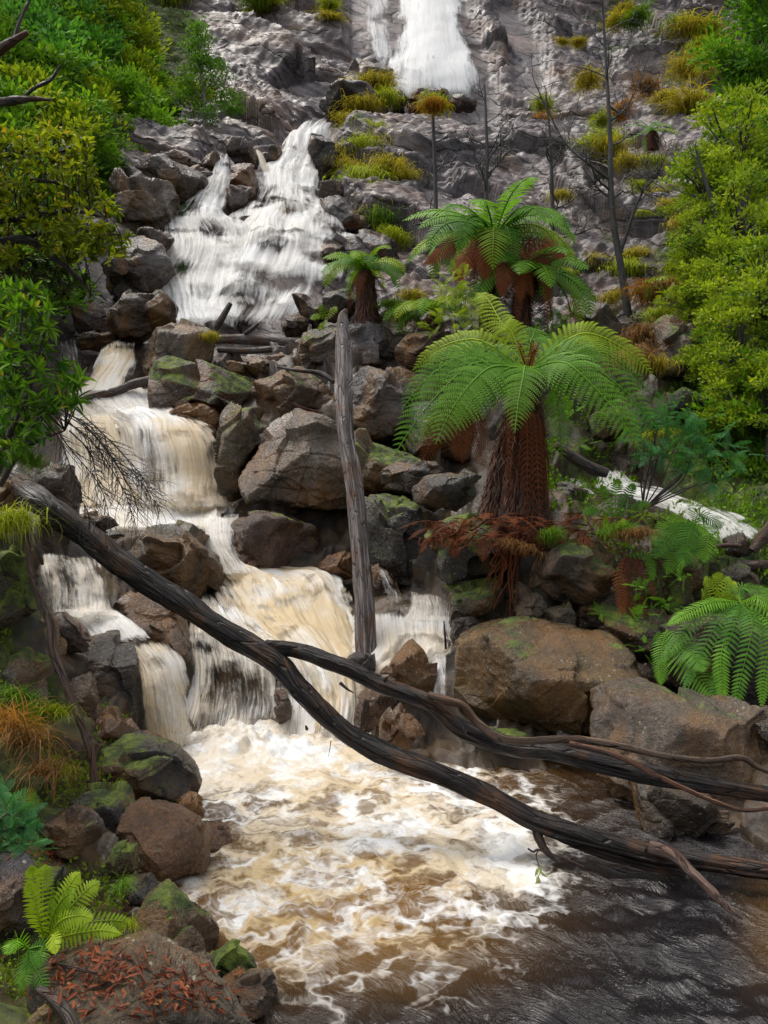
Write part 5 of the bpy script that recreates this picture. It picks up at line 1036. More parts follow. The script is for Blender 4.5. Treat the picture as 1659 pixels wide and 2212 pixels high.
ftp('branch', [(1408,1832,5.75),(1452,1846,5.6),(1497,1888,5.4),(1532,1920,5.28),(1572,1960,5.15),(1604,1984,5.08)], [15,14,11,10,8,2.5], (.095,.055,.04), .3, seg=12, n=50, lump=.2, seed=12, flute=.2)
ftp('branch_stub', [(1152,1768,6.1),(1162,1806,6.05),(1180,1838,6.0),(1208,1864,5.95)], [10,9,7,4], (.05,.036,.03), .3, seg=9, n=24, lump=.25, seed=13)
ftp('branch', [(1168,1792,6.1),(1280,1838,5.95),(1380,1868,5.85),(1480,1890,5.7)], [7,9,9,6], (.03,.022,.018), .3, seg=9, n=40, lump=.2, seed=14)
for i, (x, y, d, dx, dy, r) in enumerate([(655,1500,6.7,5,22,4),(663,1575,6.6,-3,-8,4),(1000,1570,6.4,10,22,4),(1008,1588,6.35,60,28,2),(735,1475,6.6,30,22,4),(1205,1700,6.1,8,14,4),(830,1470,6.6,12,-10,3),(1040,1505,6.4,-35,-6,2.2),(715,1600,6.5,-6,35,1.2),(1060,1640,6.3,14,30,3.2)]):
    ftp('splinter', [(x, y, d), (x + dx * .5, y + dy * .6, d - .03), (x + dx, y + dy, d - .05)], [r, r * .7, r * .2], (.055,.035,.028), .2, seg=6, n=10, seed=20 + i)
wood_thing('dead_tree', 'grey upright dead trunk leaning on the boulders in the middle of the stream', 'dead tree', [(748,668,12.0),(741,690,12),(742,760,11.8),(743,860,11.4),(748,950,11.1),(758,1010,10.9),(768,1080,10.7),(775,1150,10.5),(782,1250,10.25),(787,1320,10.05),(792,1425,9.8)], [4,12,17,18,18,19,20,20,21,21,20], (.18,.16,.155), .30, seg=22, n=110, lump=.14, seed=31, flute=.22)
LJ = 'logs jammed below the cascade'
wood_thing('log', 'thicker grey log jammed level below the cascade, upper of the pair', 'log', [(448,734,17.7),(520,733,17.7),(600,738,17.7),(655,738,17.7)], [9,11,11,7], (.12,.105,.1), .2, LJ, seed=33)
wood_thing('log', 'thinner grey log jammed level just under the thicker one', 'log', [(470,756,17.5),(540,758,17.5),(600,754,17.5),(650,758,17.5)], [6,7,7,5], (.14,.12,.11), .2, LJ, seed=34)
wood_thing('broken_branch', 'broken branch pointing up right against the white water', 'branch', [(455,722,17.6),(475,695,17.6),(498,655,17.6)], [7,8,5], (.05,.04,.035), .2, LJ, seed=35, n=20)
wood_thing('broken_branch', 'short stub leaning left beside the longer broken branch', 'branch', [(465,728,17.55),(456,712,17.55),(448,697,17.55)], [8,8,6], (.045,.036,.03), .2, LJ, seed=36, n=14)
wood_thing('broken_branch', 'thin short stick right of the longer broken branch', 'branch', [(528,722,17.65),(545,710,17.65),(558,698,17.65)], [4,5,3], (.045,.036,.03), .2, LJ, seed=37, n=14)
wood_thing('log', 'dark half sunken log across the rapids at the left', 'log', [(175,862,16.5),(240,848,16.5),(290,830,16.5),(345,814,16.5)], [6,9,10,9], (.1,.085,.08), .2, seed=38)
wood_thing('leaning_log', 'thin bent reddish trunk leaning on the mossy left bank', 'dead tree', [(42,1108,7.2),(55,1160,7.1),(72,1255,7.0),(92,1310,6.9),(108,1350,6.8),(115,1410,6.7),(140,1475,6.6),(168,1545,6.5),(192,1608,6.4),(200,1650,6.35),(205,1695,6.3)], [5,6,8,9,9,9,9,9,9,8,9], (.1,.062,.045), .25, seg=12, n=80, lump=.22, seed=39, flute=.15)
wood_thing('leaning_log', 'slim dark branch under the broken end of the fallen tree', 'branch', [(45,1085,7.4),(62,1140,7.3),(85,1195,7.2),(92,1220,7.2)], [7,6,5,3], (.08,.06,.05), .2, n=30, seed=40)
wood_thing('broken_stump', 'splintered grey wood stub at the left edge beside the fallen tree', 'branch', [(-15,1120,7.4),(20,1115,7.35),(50,1108,7.3),(58,1112,7.3)], [14,12,8,2], (.13,.1,.08), .3, n=24, lump=.3, seed=41)
wood_thing('dead_branch', 'mossy dead branch entering at the top left corner, upper one', 'dead branch', [(-30,135,6.3),(10,100,6.2),(35,84,6.2),(60,70,6.2)], [12,10,8,6], (.11,.06,.03), .5, 'dead branches at the left edge', n=24, lump=.25, seed=42)
wood_thing('dead_branch', 'forked twig rising from the upper dead branch to the top edge', 'dead branch', [(32,82,6.2),(45,40,6.2),(62,5,6.2),(75,-30,6.2)], [4,4,3,2], (.06,.05,.03), .45, 'dead branches at the left edge', n=24, lump=.2, seed=43)
wood_thing('dead_branch', 'splintered dead branch stub at the left edge, lower one', 'dead branch', [(-30,226,6.3),(20,218,6.2),(70,214,6.2),(113,216,6.2)], [10,9,6,2], (.07,.05,.04), .35, 'dead branches at the left edge', n=24, lump=.25, seed=44)
wood_thing('dead_branch', 'thin curved twig rising from the lower dead branch stub', 'dead branch', [(50,212,6.2),(75,190,6.2),(110,172,6.2),(125,148,6.2),(131,140,6.2)], [3,4,4,2.5,1], (.05,.045,.025), .4, 'dead branches at the left edge', n=24, lump=.2, seed=45)
wood_thing('log', 'dark grey log end beside the side stream behind the tree fern', 'log', [(1200,960,12.6),(1235,985,12.6),(1275,1010,12.6),(1312,1022,12.6)], [8,12,13,10], (.075,.065,.06), .3, 'driftwood by the side stream', seed=46)
wood_thing('log', 'short log lying at the right edge beside the side stream', 'log', [(1590,1220,10.2),(1640,1222,10.2),(1700,1218,10.2)], [9,11,11], (.08,.06,.05), .3, 'driftwood by the side stream', seed=47)
wood_thing('log', 'splintered brown log pointing down at the far right edge', 'log', [(1690,1120,10.3),(1650,1160,10.3),(1625,1190,10.3)], [18,16,9], (.09,.062,.045), .3, 'driftwood by the side stream', seed=48, lump=.25)
wood_thing('log', 'reddish stick lying over the side stream near the right edge', 'log', [(1540,1182,10.2),(1570,1178,10.2),(1600,1180,10.2)], [4,5,4], (.13,.07,.05), .1, 'driftwood by the side stream', n=16, seed=49)
wood_thing('twig', 'dark forked twig lying on the wide brown boulder', 'twig', [(600,793,15.2),(640,800,15.1),(690,806,15.1),(722,825,15)], [2.5,4,5,6], (.05,.04,.035), .2, n=24, lump=.2, seed=50)
wood_thing('twig', 'reddish dead twig hanging on the wide brown boulder', 'twig', [(600,850,15.1),(630,870,15.0),(660,882,15.0),(700,892,15.0)], [1.5,2.5,2.5,1.5], (.18,.07,.04), .1, n=24, seed=51)
wood_thing('twig', 'small upright stick in the water left of the great brown slab', 'twig', [(963,1402,9.4),(961,1370,9.4),(959,1342,9.4)], [2.5,2.2,1.6], (.05,.03,.025), .1, n=12, seed=52)
wood_thing('twig', 'curved dark root at the bottom left corner among fallen leaves', 'root', [(85,2136,3.5),(120,2160,3.45),(150,2195,3.4),(165,2240,3.35)], [9,12,14,15], (.07,.06,.055), .2, n=24, seed=53)
wood_thing('twig', 'straight dark stick on the fallen leaves at the bottom left', 'twig', [(112,2082,3.75),(160,2092,3.7),(210,2102,3.65)], [2.5,3.5,3], (.06,.045,.04), .1, n=16, seed=54)
wood_thing('twig', 'short stick on the broad flat rock near the bottom edge', 'twig', [(340,2150,3.6),(375,2152,3.6),(408,2160,3.6)], [2,3,2], (.07,.05,.04), .1, n=12, seed=55)
# twig with pale leaves caught under the fallen tree
b = P(1165, 1838, 5.7); tw = empty('leafy_twig', b, 'thin twig with a few pale green leaves dangling over the pool below the fallen tree', 'twig')
mb = MB(); wood(mb, [(1140,1833,5.7),(1152,1840,5.7),(1165,1836,5.7),(1210,1852,5.7),(1262,1872,5.7)], [2,2.5,2.5,2,1.4], 6, 24); wood(mb, [(1162,1838,5.7),(1158,1850,5.7),(1165,1872,5.68)], [1.6,1.4,1], 6, 12)
o = mb.build('stem', M_WOOD, tw, origin=b); o.color = (.1, .045, .03, .1)
mb = MB(); rs = np.random.RandomState(3); pos = np.array([P(1165 + rs.uniform(-4, 5), 1868 + i * 3.2, 5.68) for i in range(10)])
leaves_near(mb, pos, np.stack([rs.normal(size=10) * .55 + .15, rs.normal(size=10) * .4, -np.ones(10)], 1), rs.normal(size=(10, 3)) + [0, -1, .2], .062, .026, rs.uniform(.7, .9, 10)); mb.build('leaves', mat_leaf('pale_leaves', (.3, .36, .14), (.42, .46, .2), (.5, .5, .3), .5, .2), tw, origin=b)

# ------------------------------------------------------------------ leafy shrubs on the left
def leafy(name, label, cat, limbs, nt, region, dr, L, W, per, mat, seed, wood_col=(.05, .042, .032), up=.3, twr=1.2, whorl=.35, outw=.0):
    """limbs: polylines; twigs run from the nearest limb point to random points of a screen-traced region at real depth and carry leaves"""
    rs = np.random.RandomState(seed); lp = []
    b = P(*limbs[0][0][:3]); root = empty(name, b, label, cat)
    for l in limbs:
        mb = MB(); wood(mb, [q[:3] for q in l], [q[3] for q in l], 8, 30, .15, seed); o = mb.build('branch', M_WOOD, root, origin=b); o.color = (*wood_col, .5)
        lp.append(spline(np.array([P(*q[:3]) for q in l]), 30))
    lp = np.vstack(lp); mbl = MB(); mbt = MB(); reg = np.asarray(region, float)
    def inside(x, y):
        c = False; j = len(reg) - 1
        for i in range(len(reg)):
            if (reg[i, 1] > y) != (reg[j, 1] > y) and x < (reg[j, 0] - reg[i, 0]) * (y - reg[i, 1]) / (reg[j, 1] - reg[i, 1]) + reg[i, 0]: c = not c
            j = i
        return c
    k = 0
    while k < nt:
        x, y = rs.uniform(reg[:, 0].min(), reg[:, 0].max()), rs.uniform(reg[:, 1].min(), reg[:, 1].max())
        if not inside(x, y): continue
        k += 1
        e = P(x, y, rs.uniform(*dr)); a = lp[np.argmin(np.linalg.norm(lp - e + rs.normal(size=3) * .12, axis=1))]
        dv = e - a; ln = np.linalg.norm(dv) + 1e-6
        if ln > .55: a = e - dv / ln * .55; ln = .55
        c = spline([a, a * .5 + e * .5 + rs.normal(size=3) * .05 * ln + UP * .06 * ln, e], 10)
        tube(mbt, c, np.linspace(.005, .0022, 10), 4, cap=False)
        t = unit(c[-1] - c[-3]); n = int(per * rs.uniform(.6, 1.3)); f = 1 - whorl * rs.rand(n) ** 1.3; kk = f * 9; i0 = np.minimum(kk.astype(int), 8)
        pos = c[i0] + (c[i0 + 1] - c[i0]) * (kk - i0)[:, None]
        s = unit(np.cross(t, rs.normal(size=(n, 3)))); d = s * .85 + t * .55 + UP * up * .4 + rs.normal(size=(n, 3)) * .2
        tt = np.clip(rs.uniform(.1, .75) + rs.normal(size=n) * .13, 0, .92); tt[rs.rand(n) < .03] = 1
        leaves_near(mbl, pos, d, UP + rs.normal(size=(n, 3)) * .45, L * rs.uniform(.65, 1.2, n), W * rs.uniform(.8, 1.2, n), tt)
    o = mbt.build('twigs', M_WOOD, root, origin=b); o.color = (*wood_col, .4)
    mbl.build('foliage', mat, root, origin=b)
    return root
leafy('leafy_bush', 'leafy olive green bush with small glossy leaves reaching in from the left edge', 'bush',
      [[(-90,560,6.2,14),(0,525,6.4,11),(60,520,6.4,9),(120,560,6.4,7),(180,610,6.4,4),(196,640,6.4,2)],[(-60,480,6.3,9),(60,470,6.4,7),(150,455,6.4,5),(230,470,6.4,3)],[(-60,420,6.5,8),(60,390,6.6,6),(150,400,6.6,4),(210,430,6.6,3)],[(-50,360,6.6,7),(40,330,6.6,5),(120,330,6.7,4),(170,310,6.7,3)],[(20,520,6.5,5),(100,505,6.6,4),(190,510,6.6,3),(260,505,6.6,2)]],
      330, [(-60,270),(0,265),(60,285),(110,270),(185,275),(200,330),(195,385),(225,395),(240,420),(262,450),(250,480),(285,520),(270,555),(200,545),(150,570),(120,540),(60,545),(0,570),(-60,600)], (6.0, 7.2), .075, .027, 15, M_BUSH, 5)
leafy('leafy_bush', 'sparse leafy branches with shade painted into their green, hanging under the olive bush at the left edge', 'bush', [[(-60,600,6.6,6),(40,590,6.8,4),(110,600,6.8,3),(160,620,6.8,2)],[(-50,540,6.9,6),(60,560,6.9,4),(130,590,6.9,2)]],
      90, [(-60,560),(60,550),(150,575),(190,600),(150,640),(80,640),(20,620),(-60,650)], (6.4, 7.4), .06, .024, 11, mat_leaf('shade_tinted_leaves', (.012, .032, .004), (.055, .085, .008), (.2, .16, .02), .35, .3), 15)  # darkened leaf greens: the shade under the bush is put into the colour
leafy('long_leaved_shrub', 'bright green long leaved shrub at the left edge above the fallen tree', 'shrub',
      [[(-20,1060,6.2,8),(20,950,6.2,7),(30,830,6.2,5),(45,700,6.2,4),(50,620,6.2,2)],[(0,1050,6.1,7),(60,940,6.1,6),(110,860,6.1,4),(170,815,6.1,2)],[(-10,1000,6.0,6),(60,850,6.0,4),(90,740,6.0,3),(105,670,6.0,2)],[(-40,980,6.3,6),(-10,800,6.3,5),(0,700,6.3,3)],[(20,980,6.1,5),(90,950,6.0,3),(140,930,6,2)]],
      165, [(-50,600),(30,605),(75,615),(110,660),(125,720),(110,770),(150,790),(188,812),(180,850),(160,880),(110,890),(120,930),(70,960),(40,1000),(-50,1010)], (5.5, 6.7), .105, .028, 12, M_SHRUB, 7, whorl=.28)
# fine bare twigs hanging over the middle pool
rs = np.random.RandomState(17); b = P(110, 880, 7.0); bt = empty('bare_shrub', b, 'fine leafless dark twigs drooping over the middle pool at the left', 'shrub')
for sx, sy, ex, ey in [(105,870,300,1105),(120,880,330,1080),(110,900,240,1130),(130,890,310,1040),(95,900,200,1130),(150,870,345,1100),(150,930,215,1060),(115,880,270,1075),(125,900,290,1120)]:
    mb = MB(); p, e = P(sx, sy, 7.0 + rs.uniform(-.2, .2)), P(ex, ey, 6.9 + rs.uniform(-.4, .4)); c = spline([p, p * .6 + e * .4 + UP * .10 + rs.normal(size=3) * .04, p * .25 + e * .75 + UP * .05 + rs.normal(size=3) * .04, e], 24)
    tube(mb, c, np.linspace(.007, .0022, 24), 5, cap=False)
    for k in range(5, 24):
        for _ in range(2):
            t = unit(c[min(k + 1, 23)] - c[k - 1]); d = unit(t + unit(np.cross(t, rs.normal(size=3))) * .75); l = rs.uniform(.08, .3); m = c[k] + d * l * .5 + rs.normal(size=3) * .015; q = c[k] + d * l - UP * .03
            tube(mb, spline([c[k], m, q], 6), np.linspace(.0032, .0012, 6), 4, cap=False)
            for _ in range(2):
                u = rs.uniform(.3, .9); s = c[k] + (q - c[k]) * u; tube(mb, [s, s + unit(d + rs.normal(size=3) * .6) * l * .35], [.0016, .0009], 3, cap=False)
    o = mb.build('branch', M_BARK, bt, origin=b); o.color = (.028, .022, .02, 1)

# feathery teal foliage: right of the big tree fern, and at the left edge
def feathery(label, c, spots, L, mat, seed, name='feathery_shrub', stems=True):
    rs = np.random.RandomState(seed); b = P(*c); root = empty(name, b, label, 'shrub', 'feathery shrubs'); mb = MB(); mbt = MB()
    for x, y, d, r, n in spots:
        ctr = P(x, y, d); R_ = r / FPX * d
        if stems: tube(mbt, spline([b, b * .5 + ctr * .5 + rs.normal(size=3) * .06, ctr], 12), np.linspace(.011, .004, 12), 5, cap=False)
        for _ in range(n):
            p = ctr + unit(rs.normal(size=3)) * R_ * rs.uniform(.1, 1) * [1, .8, .7]; dv = unit((p - ctr) / (R_ + 1e-6) * .9 + rs.normal(size=3) * .35 + UP * .15)
            q = p + dv * L * rs.uniform(.7, 1.3) - UP * .12 * L
            frond(mb, [p, (p + q) / 2 + UP * .06 * L, q], L * .24, 11, 3, rs, rs.uniform(.15, .8), nrm=UP + rs.normal(size=3) * .4, stem=.0025, droop=.15, taper=.6)
    if stems: o = mbt.build('stem', M_BARK, root, origin=b); o.color = (.05, .035, .03, 1)
    mb.build('foliage', mat, root, origin=b); return root
feathery('feathery teal green shrub spreading right of the big tree fern fronds', (1390,1100,10.3), [(1400,930,10.2,55,34),(1450,900,10.2,50,30),(1500,930,10.2,45,26),(1550,955,10.2,40,20),(1460,960,10.1,50,28),(1420,985,10,45,22),(1520,985,10,45,20),(1480,1020,10,40,18),(1540,1040,10,30,12),(1585,985,10.2,30,10)], .24, M_FEATHER, 81)
feathery('soft blue green feathery sprays at the left edge of the near bank', (-20,1800,4.6), [(20,1760,4.6,45,30),(50,1790,4.6,40,26),(20,1820,4.6,45,24),(60,1825,4.55,30,14),(-10,1730,4.7,40,20),(10,1860,4.5,35,14)], .12, M_FEATHER, 83)
feathery('upright lime shrub between the big tree fern and the upper tree fern', (985,740,13.8), [(985,600,13.8,30,16),(960,640,13.8,35,22),(1000,640,13.8,35,22),(970,680,13.7,38,26),(1020,690,13.7,35,22),(1000,720,13.6,38,24),(1050,710,13.6,30,16),(1095,722,13.5,16,8),(950,700,13.7,25,12)], .24, M_LIME, 85)
feathery('lime feathery sprays on the ledge under the lime trees at the right', (1500,680,15.5), [(1440,640,16,30,16),(1480,660,15.8,35,18),(1540,690,15.4,35,18),(1500,710,15.3,30,14),(1400,610,17,26,12)], .26, M_LIME, 87, stems=False)
feathery('low green sprigs over the roots at the right of the tree fern', (1300,1150,9.9), [(1280,1140,9.9,18,10),(1310,1145,9.8,22,12),(1340,1135,9.8,22,12),(1390,1110,9.9,25,12),(1440,1130,9.8,24,12),(1500,1095,10,26,12),(1345,1150,9.7,20,10)], .13, M_FERNY, 89, stems=False)
feathery('dim green undergrowth below the hanging fern fronds on the right', (1400,1330,8.9), [(1375,1330,8.9,30,16),(1400,1400,8.7,30,14),(1440,1300,9.0,34,16),(1385,1270,9.1,24,12),(1470,1250,9.1,30,14),(1300,1330,9.3,14,6)], .14, M_FERN, 91, stems=False)
feathery('green bush among the tussocks right of the cascade top', (775,360,30), [(775,300,30,24,20),(770,325,29.8,26,24),(780,270,30.2,18,10),(760,290,30,14,8)], .36, M_FERN, 93, stems=False)

feathery('dark ferny undergrowth in the shade right of the big tree fern trunk', (1260,930,13.5), [(1230,900,13.5,30,14),(1270,850,13.8,35,16),(1320,880,13.4,35,18),(1360,930,13,35,16),(1250,960,13,26,10),(1300,820,14.4,40,14),(1200,870,13.5,25,10)], .2, M_FERN, 95, stems=False)
feathery('dark ferny undergrowth on the slope below the upper tree fern', (1180,720,16.2), [(1180,700,16.4,35,18),(1220,690,16.6,35,16),(1200,740,16,35,16),(1250,760,16.2,35,14),(900,700,16.8,30,14),(860,670,17,26,12),(1090,690,15.4,24,10),(1330,760,16,40,16)], .26, M_FERN, 97, stems=False)
# ------------------------------------------------------------------ tussocks of grass hanging on the rocks
def tuft_mesh(seed, n, spread, fall, L=1.0, w=.03):
    rs = np.random.RandomState(seed); mb = MB(); ns = 6
    az = rs.uniform(0, 6.283, n); el = rs.uniform(.1, 1.35, n); l = L * rs.uniform(.55, 1.15, n); bend = fall * rs.uniform(.7, 1.3, n)
    p = np.stack([rs.normal(size=n) * spread, rs.normal(size=n) * spread, rs.normal(size=n) * spread * .35], 1); pts = [p]
    for i in range(ns):
        e = el - bend * (i / (ns - 1)); p = p + np.stack([np.cos(az) * np.cos(e), np.sin(az) * np.cos(e), np.sin(e)], 1) * (l / ns)[:, None]; pts.append(p)
    pts = np.stack(pts, 1); side = np.stack([-np.sin(az), np.cos(az), 0 * az], 1); ww = w * np.linspace(1, .12, ns + 1)
    v = np.stack([pts - side[:, None] * ww[None, :, None] * .5, pts + side[:, None] * ww[None, :, None] * .5], 2).reshape(n, -1, 3)
    f0 = np.array([[2 * i, 2 * i + 1, 2 * i + 3, 2 * i + 2] for i in range(ns)]); f = (np.arange(n)[:, None, None] * (2 * ns + 2) + f0[None]).reshape(-1, 4)
    mb.add(v.reshape(-1, 3), f, tint=np.repeat(np.clip(rs.uniform(0, .92, n), 0, 1), 2 * ns + 2))
    return mb.build('tussock', M_TUSS, link=False).data
TM = [tuft_mesh(1, 420, .22, 2.4), tuft_mesh(2, 420, .30, 2.9), tuft_mesh(3, 380, .26, 1.9), tuft_mesh(4, 160, .16, 1.7, w=.022)]
GR, YG, OC, OR, BR = (.13, .25, .014), (.32, .37, .018), (.38, .31, .028), (.38, .17, .02), (.22, .11, .04)
TUFT = [ # x, y, distance, radius in grid units, mesh, colour, label
 (810,195,36,26,0,OC,'ochre tussock on the perched dark boulder at the foot of the high waterfall'),(835,222,35,22,1,YG,'yellow green tussock hanging on the overhanging slab'),(760,270,33,22,1,OC,'ochre tussock under the overhanging slab'),(800,300,31,30,1,YG,'yellow green tussock beside the green bush near the cascade top'),(745,345,29.5,26,1,OC,'ochre tussock against the rock right of the main channel'),(825,320,30.5,28,1,OC,'ochre hanging tussock right of the green bush'),
 (790,395,27.5,34,1,YG,'broad yellow green tussock below the green bush'),(840,380,28,36,1,OC,'broad golden tussock on the rock step right of the cascade'),(870,395,28,24,1,OC,'small golden tussock at the right of the rock step'),(760,420,26.8,22,1,GR,'small green tussock at the edge of the cascade'),(800,455,25.8,24,1,GR,'green trailing tussock right of the cascade, upper'),(830,485,24.8,26,1,GR,'green trailing tussock right of the cascade, middle'),(852,520,24,22,1,YG,'green trailing tussock right of the cascade, lowest'),
 (775,330,29.5,30,1,YG,'green gold tussock low beside the green bush'),(755,375,28.5,24,1,OC,'ochre tussock above the broad yellow green one'),(815,425,26.6,30,1,YG,'yellow green hanging tussock under the golden one on the rock step'),(785,240,34,26,1,OC,'ochre tussock hanging from the lip of the overhanging slab'),(815,470,25.2,24,1,OC,'straw tussock between the green trailing ones right of the cascade'),
 (937,232,20,26,1,YG,'tussock crowning the broken top of the pole like bare tree'),(937,240,19.9,24,1,OR,'orange dry tussock draping the top of the pole like bare tree'),(1175,235,34,16,0,YG,'yellow tussock near the top of the thin crooked bare tree'),(1165,268,33,18,1,OR,'orange tussock behind the thin crooked bare tree'),(1155,292,32,12,1,YG,'tiny tussock under the orange one'),(712,20,42,16,0,YG,'green tuft high on the cliff left of the high waterfall'),(716,45,41,18,1,OC,'golden tuft high on the cliff left of the high waterfall'),(380,8,41,30,0,YG,'green tuft at the top edge left of the cliff centre'),(580,15,41.5,26,0,YG,'mossy tuft at the top edge above the bare cliff'),(550,5,41.5,24,0,GR,'dark green tuft at the top edge above the bare cliff'),(595,230,35.5,14,0,YG,'small mossy tuft alone on the bare cliff'),(425,215,32,26,0,YG,'bright yellow moss tuft beside the slender tree'),
 (1500,80,37,34,1,OC,'golden tussock at the top of the right ledge'),(1530,78,36.5,26,0,YG,'yellow tussock on the upper right ledge'),(1560,135,34,36,1,OC,'large golden tussock hanging from the right ledge'),(1590,140,33.5,28,1,YG,'olive tussock right of the large golden one'),(1545,170,33.5,24,1,OC,'golden tussock under the large golden one'),(1485,160,35,26,1,OC,'ochre tussock on the right rock face, left part'),(1510,110,36,20,0,YG,'small yellow tussock in the crack of the right ledge'),(1400,200,34.5,24,1,BR,'brownish tussock on the shaded right rock face'),(1470,60,37.5,22,0,GR,'green bush like tuft near the top right corner'),(1350,30,39,18,0,OC,'small tuft near the top edge by the tallest bare tree'),(1375,50,38,22,0,GR,'green tuft on the high right slope'),(1330,55,38.5,20,1,OC,'ochre tuft on the high right slope'),(1215,95,38,10,0,OC,'tiny tuft on the cliff right of the high waterfall'),(1250,97,38,14,0,OC,'little ochre tuft on the cliff right of the high waterfall'),
 (1270,185,35,22,0,OC,'low ochre tuft behind the tallest bare tree'),(1435,222,32.5,26,0,OC,'flat ochre tuft on the ledge at the right'),(1500,245,31.5,34,0,OC,'wide golden tuft along the lower right ledge'),(1535,245,31,22,0,YG,'yellow tuft at the end of the lower right ledge'),(1340,250,32,22,0,OR,'orange tuft right of the tallest bare tree'),(1290,322,29.5,34,1,YG,'green and gold tussock in the middle of the right slope'),(1320,330,29,26,1,OC,'golden tussock in the middle of the right slope'),(1355,362,28,22,1,OC,'golden hanging tuft below the little tree fern'),(1405,360,28,22,0,YG,'yellow tuft below the little rusty tree fern'),(1300,268,31,16,0,YG,'small yellow tuft crossing the tallest bare tree'),(1210,432,26.5,20,0,OC,'round ochre tuft beside the thin crooked bare tree'),(1385,412,26.5,20,0,YG,'yellow tuft on the slanting slab at the right'),(1410,430,26,16,0,OC,'ochre tuft on the slanting slab at the right'),(1390,465,25,14,0,YG,'small yellow tuft under the slanting slab'),(1445,450,24,20,1,OC,'ochre tuft left of the lime trees'),(1480,490,22.5,24,1,OC,'golden tuft left of the lime trees, lower'),
 (1370,560,21.5,26,1,OC,'golden tussock behind the foot of the tallest bare tree'),(1350,590,21,26,1,YG,'yellow green tussock at the foot of the tallest bare tree'),(1285,575,21.5,20,1,OC,'ochre hanging tuft left of the tallest bare tree'),(1325,655,19,28,1,OC,'straw tussock left of the foot of the tallest bare tree'),(1400,650,18,34,1,OR,'rusty tussock right of the foot of the tallest bare tree'),(1440,640,17.5,36,1,BR,'brown bracken like tussock on the mossy ledge'),(1425,690,16.5,30,1,YG,'mossy green tussock over the shaded block'),(1390,740,15.5,40,1,BR,'large hanging brown tussock behind the right fronds of the big fern'),(1360,790,14.5,40,1,BR,'dry brown tussock hanging under the right fronds of the big fern'),(1400,800,14.5,36,1,OC,'straw coloured tussock left of the dark hollow'),(1220,600,21.3,22,0,YG,'yellow tuft behind the right side of the upper tree fern'),(1470,600,18.5,30,1,YG,'lush yellow tussock under the lime trees'),(870,690,17.5,34,1,YG,'yellow green tussock right of the small tree fern'),(890,650,18,26,1,OC,'ochre tuft behind the low lime fern'),(840,665,17.3,22,1,GR,'green tuft beside the small tree fern trunk'),
 (1330,1158,10.0,34,1,GR,'green grass clump spilling over the ledge right of the tree fern'),(1375,1165,9.7,30,1,BR,'brown grass clump hanging over the ledge'),(1120,1190,9.9,26,1,BR,'thin brown grass hanging below the tree fern roots'),(1190,1165,10,24,1,GR,'green grass hanging over the speckled brown boulder'),(1420,960,11.5,40,0,YG,'yellow moss tuft beside the feathery teal shrub'),
 (60,1640,6.0,80,3,BR,'long reddish dry grass on the left bank'),(20,1600,6.2,80,3,OR,'orange dry grass at the left edge of the bank'),(100,1700,5.8,70,3,BR,'brown arching grass above the rounded grey rock'),(40,1530,6.6,60,3,GR,'green grass on the mossy left bank, higher'),(110,1560,6.6,50,3,YG,'yellow green grass beside the leaning thin trunk'),(135,1680,5.9,34,3,YG,'short bright grass tuft near the foot of the leaning thin trunk'),(280,2015,4.4,30,3,YG,'bright grass tuft on the near brown mossy boulder'),(265,1930,4.9,30,3,GR,'small grass tuft in the gap below the wet slab'),(20,1150,7.2,50,2,YG,'mossy grass at the left edge below the fallen tree end'),(60,1010,6.4,36,2,GR,'green tuft beside the broken end of the fallen tree'),(455,735,17.3,18,1,OC,'small ochre tuft on the broad rounded grey boulder'),
]
TG = 'grass tussocks on the rocks'
for i, (x, y, d, r, k, col, lab) in enumerate(TUFT):
    o = bpy.data.objects.new('tussock', TM[k]); COL.objects.link(o); o.location = P(x, y - r * .4, d - .25 - .012 * d); o.rotation_euler = (0, 0, i * 2.4)
    s = r / FPX * d * (2.1 if d > 20 else 1.7); j = random.Random(i); o.scale = (s * j.uniform(.8, 1.35), s * j.uniform(.8, 1.2), s * j.uniform(.65, 1.1)); o.rotation_euler = (j.uniform(-.25, .25), j.uniform(-.3, .3), i * 2.4); tag(o, lab, 'grass', TG, color=(*col, 1))

# ------------------------------------------------------------------ fallen leaves on the flat rock
rs = np.random.RandomState(77); mb = MB(); dg = bpy.context.evaluated_depsgraph_get(); pos, dr, upn = [], [], []
def drop(x, y):
    o = Vector((0, 0, CAMZ)); v = Vector(P(x, y, 1.0)) - o; v.normalize()
    return S.ray_cast(dg, o, v)
dg.update()
for _ in range(560):
    u = rs.rand()
    if u < .55: x, y = 200 + rs.normal() * 85, 2098 + rs.normal() * 38
    elif u < .8: x, y = 385 + rs.normal() * 55, 2140 + rs.normal() * 26
    elif u < .9: x, y = rs.uniform(70, 560), rs.uniform(2080, 2212)
    else: x, y = 105 + rs.normal() * 25, 1850 + rs.normal() * 14
    if not (0 < x < 600 and 1800 < y < 2212): continue
    hit, loc, nr, _i, ob, _m = drop(x, y)
    if not hit or ob.name.startswith(('pool', 'frond', 'foliage', 'tussock')) or nr.z < .15: continue
    pos.append(np.array(loc) + np.array(nr) * (.006 + .012 * rs.rand())); upn.append(np.array(nr)); dr.append(rs.normal(size=3))
pos, upn, dr = np.array(pos), np.array(upn), np.array(dr); dr = unit(dr - upn * (dr * upn).sum(1)[:, None]) + upn * rs.uniform(-.1, .35, (len(pos), 1))
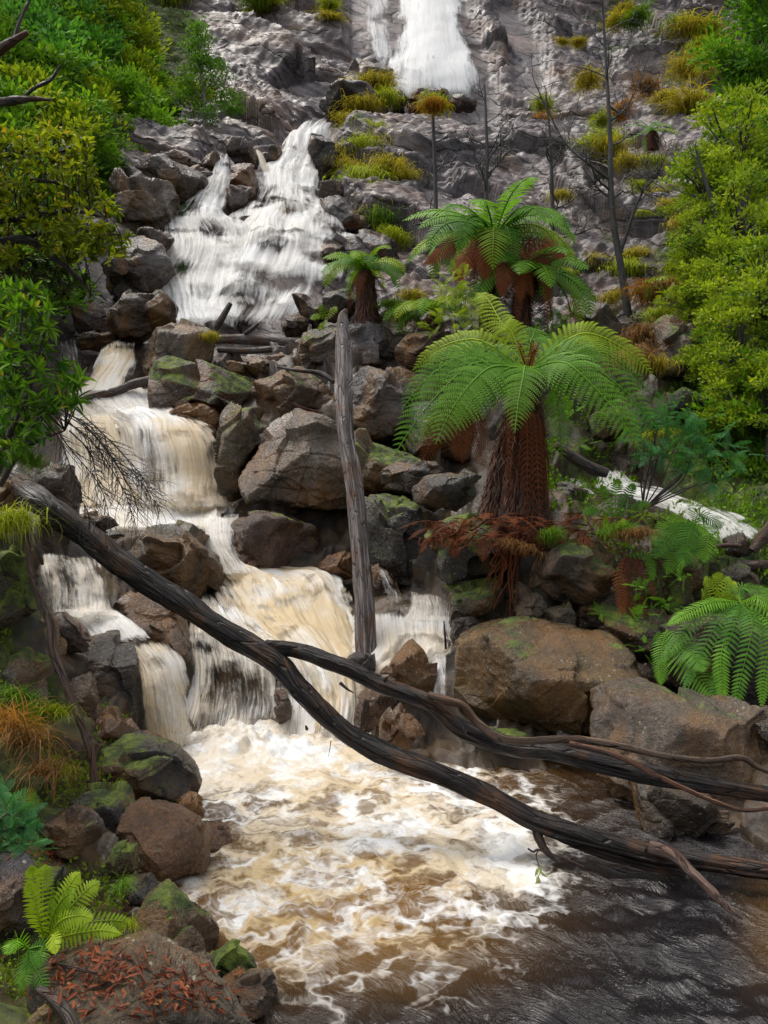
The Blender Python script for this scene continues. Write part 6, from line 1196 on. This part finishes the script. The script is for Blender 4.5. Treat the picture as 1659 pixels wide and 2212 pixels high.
leaves_near(mb, pos, dr, upn + rs.normal(size=pos.shape) * .25, rs.uniform(.02, .075, len(pos)), rs.uniform(.006, .02, len(pos)), np.clip(rs.beta(1.2, 1.6, len(pos)), 0, 1), fold=.2)
tag(mb.build('leaf_litter', M_LITTER), 'red brown fallen leaves scattered over the flat rock at the bottom left', 'fallen leaves', kind='stuff')

# ------------------------------------------------------------------ low moss, seedlings and dead leaves covering the banks
def ground_cover(label, mat, n, pxr, Yr, zfun, seed, L, W, col, up=.8):
    rs = np.random.RandomState(seed); Y = np.exp(rs.uniform(math.log(Yr[0]), math.log(Yr[1]), n)); px = rs.uniform(*pxr, n)
    X = (px - CX) / FPX * Y; z = ground_z(X, Y); p = np.stack([X, Y, z], 1); keep = (sstep(-.25, .25, fbm(p * 1.1 + seed, 3, seed)) > rs.rand(n)) & zfun(px, Y, z)
    p = p[keep] + rs.normal(size=(keep.sum(), 3)) * .02 + UP * rs.uniform(.0, .12, (keep.sum(), 1)) * np.clip(p[keep][:, 1:2] / 8, .5, 1.5); k = len(p); mb = MB()
    sc = np.clip(p[:, 1] / 6, .7, 3); d = rs.normal(size=(k, 3)) + [0, -.3, up]; tn = np.clip(.4 + .3 * fbm(p * 2.3, 3, seed + 1) + rs.normal(size=k) * .16, 0, .92)
    leaves_far(mb, p, d, L * sc * rs.uniform(.5, 1.3, k), W * sc * rs.uniform(.6, 1.3, k), rs, tn)
    o = mb.build('ground_cover', mat); return tag(o, label, 'ground cover', kind='stuff', color=(*col, 1))
ground_cover('mossy green ground cover on the left bank', M_HILL, 26000, (-250, 330), (3.0, 8.2), lambda px, Y, z: (z > .12), 5, .045, .018, (.95, .95, .5))
ground_cover('leafy ground cover on the right bank under the ferns', M_HILL, 30000, (1080, 1900), (9.3, 19), lambda px, Y, z: ~((px < 1300) & (Y < 11.6)) & (np.abs((px - 1400) / 160) + np.abs((Y - 12.4) / 1.0) > 1), 6, .05, .02, (.7, .95, .5))
ground_cover('dark undergrowth beneath the trees of the left hillside', M_HILL, 26000, (-300, 440), (21.5, 34), lambda px, Y, z: px + (z - 9) * 2 < 420, 7, .05, .022, (.5, .8, .55))
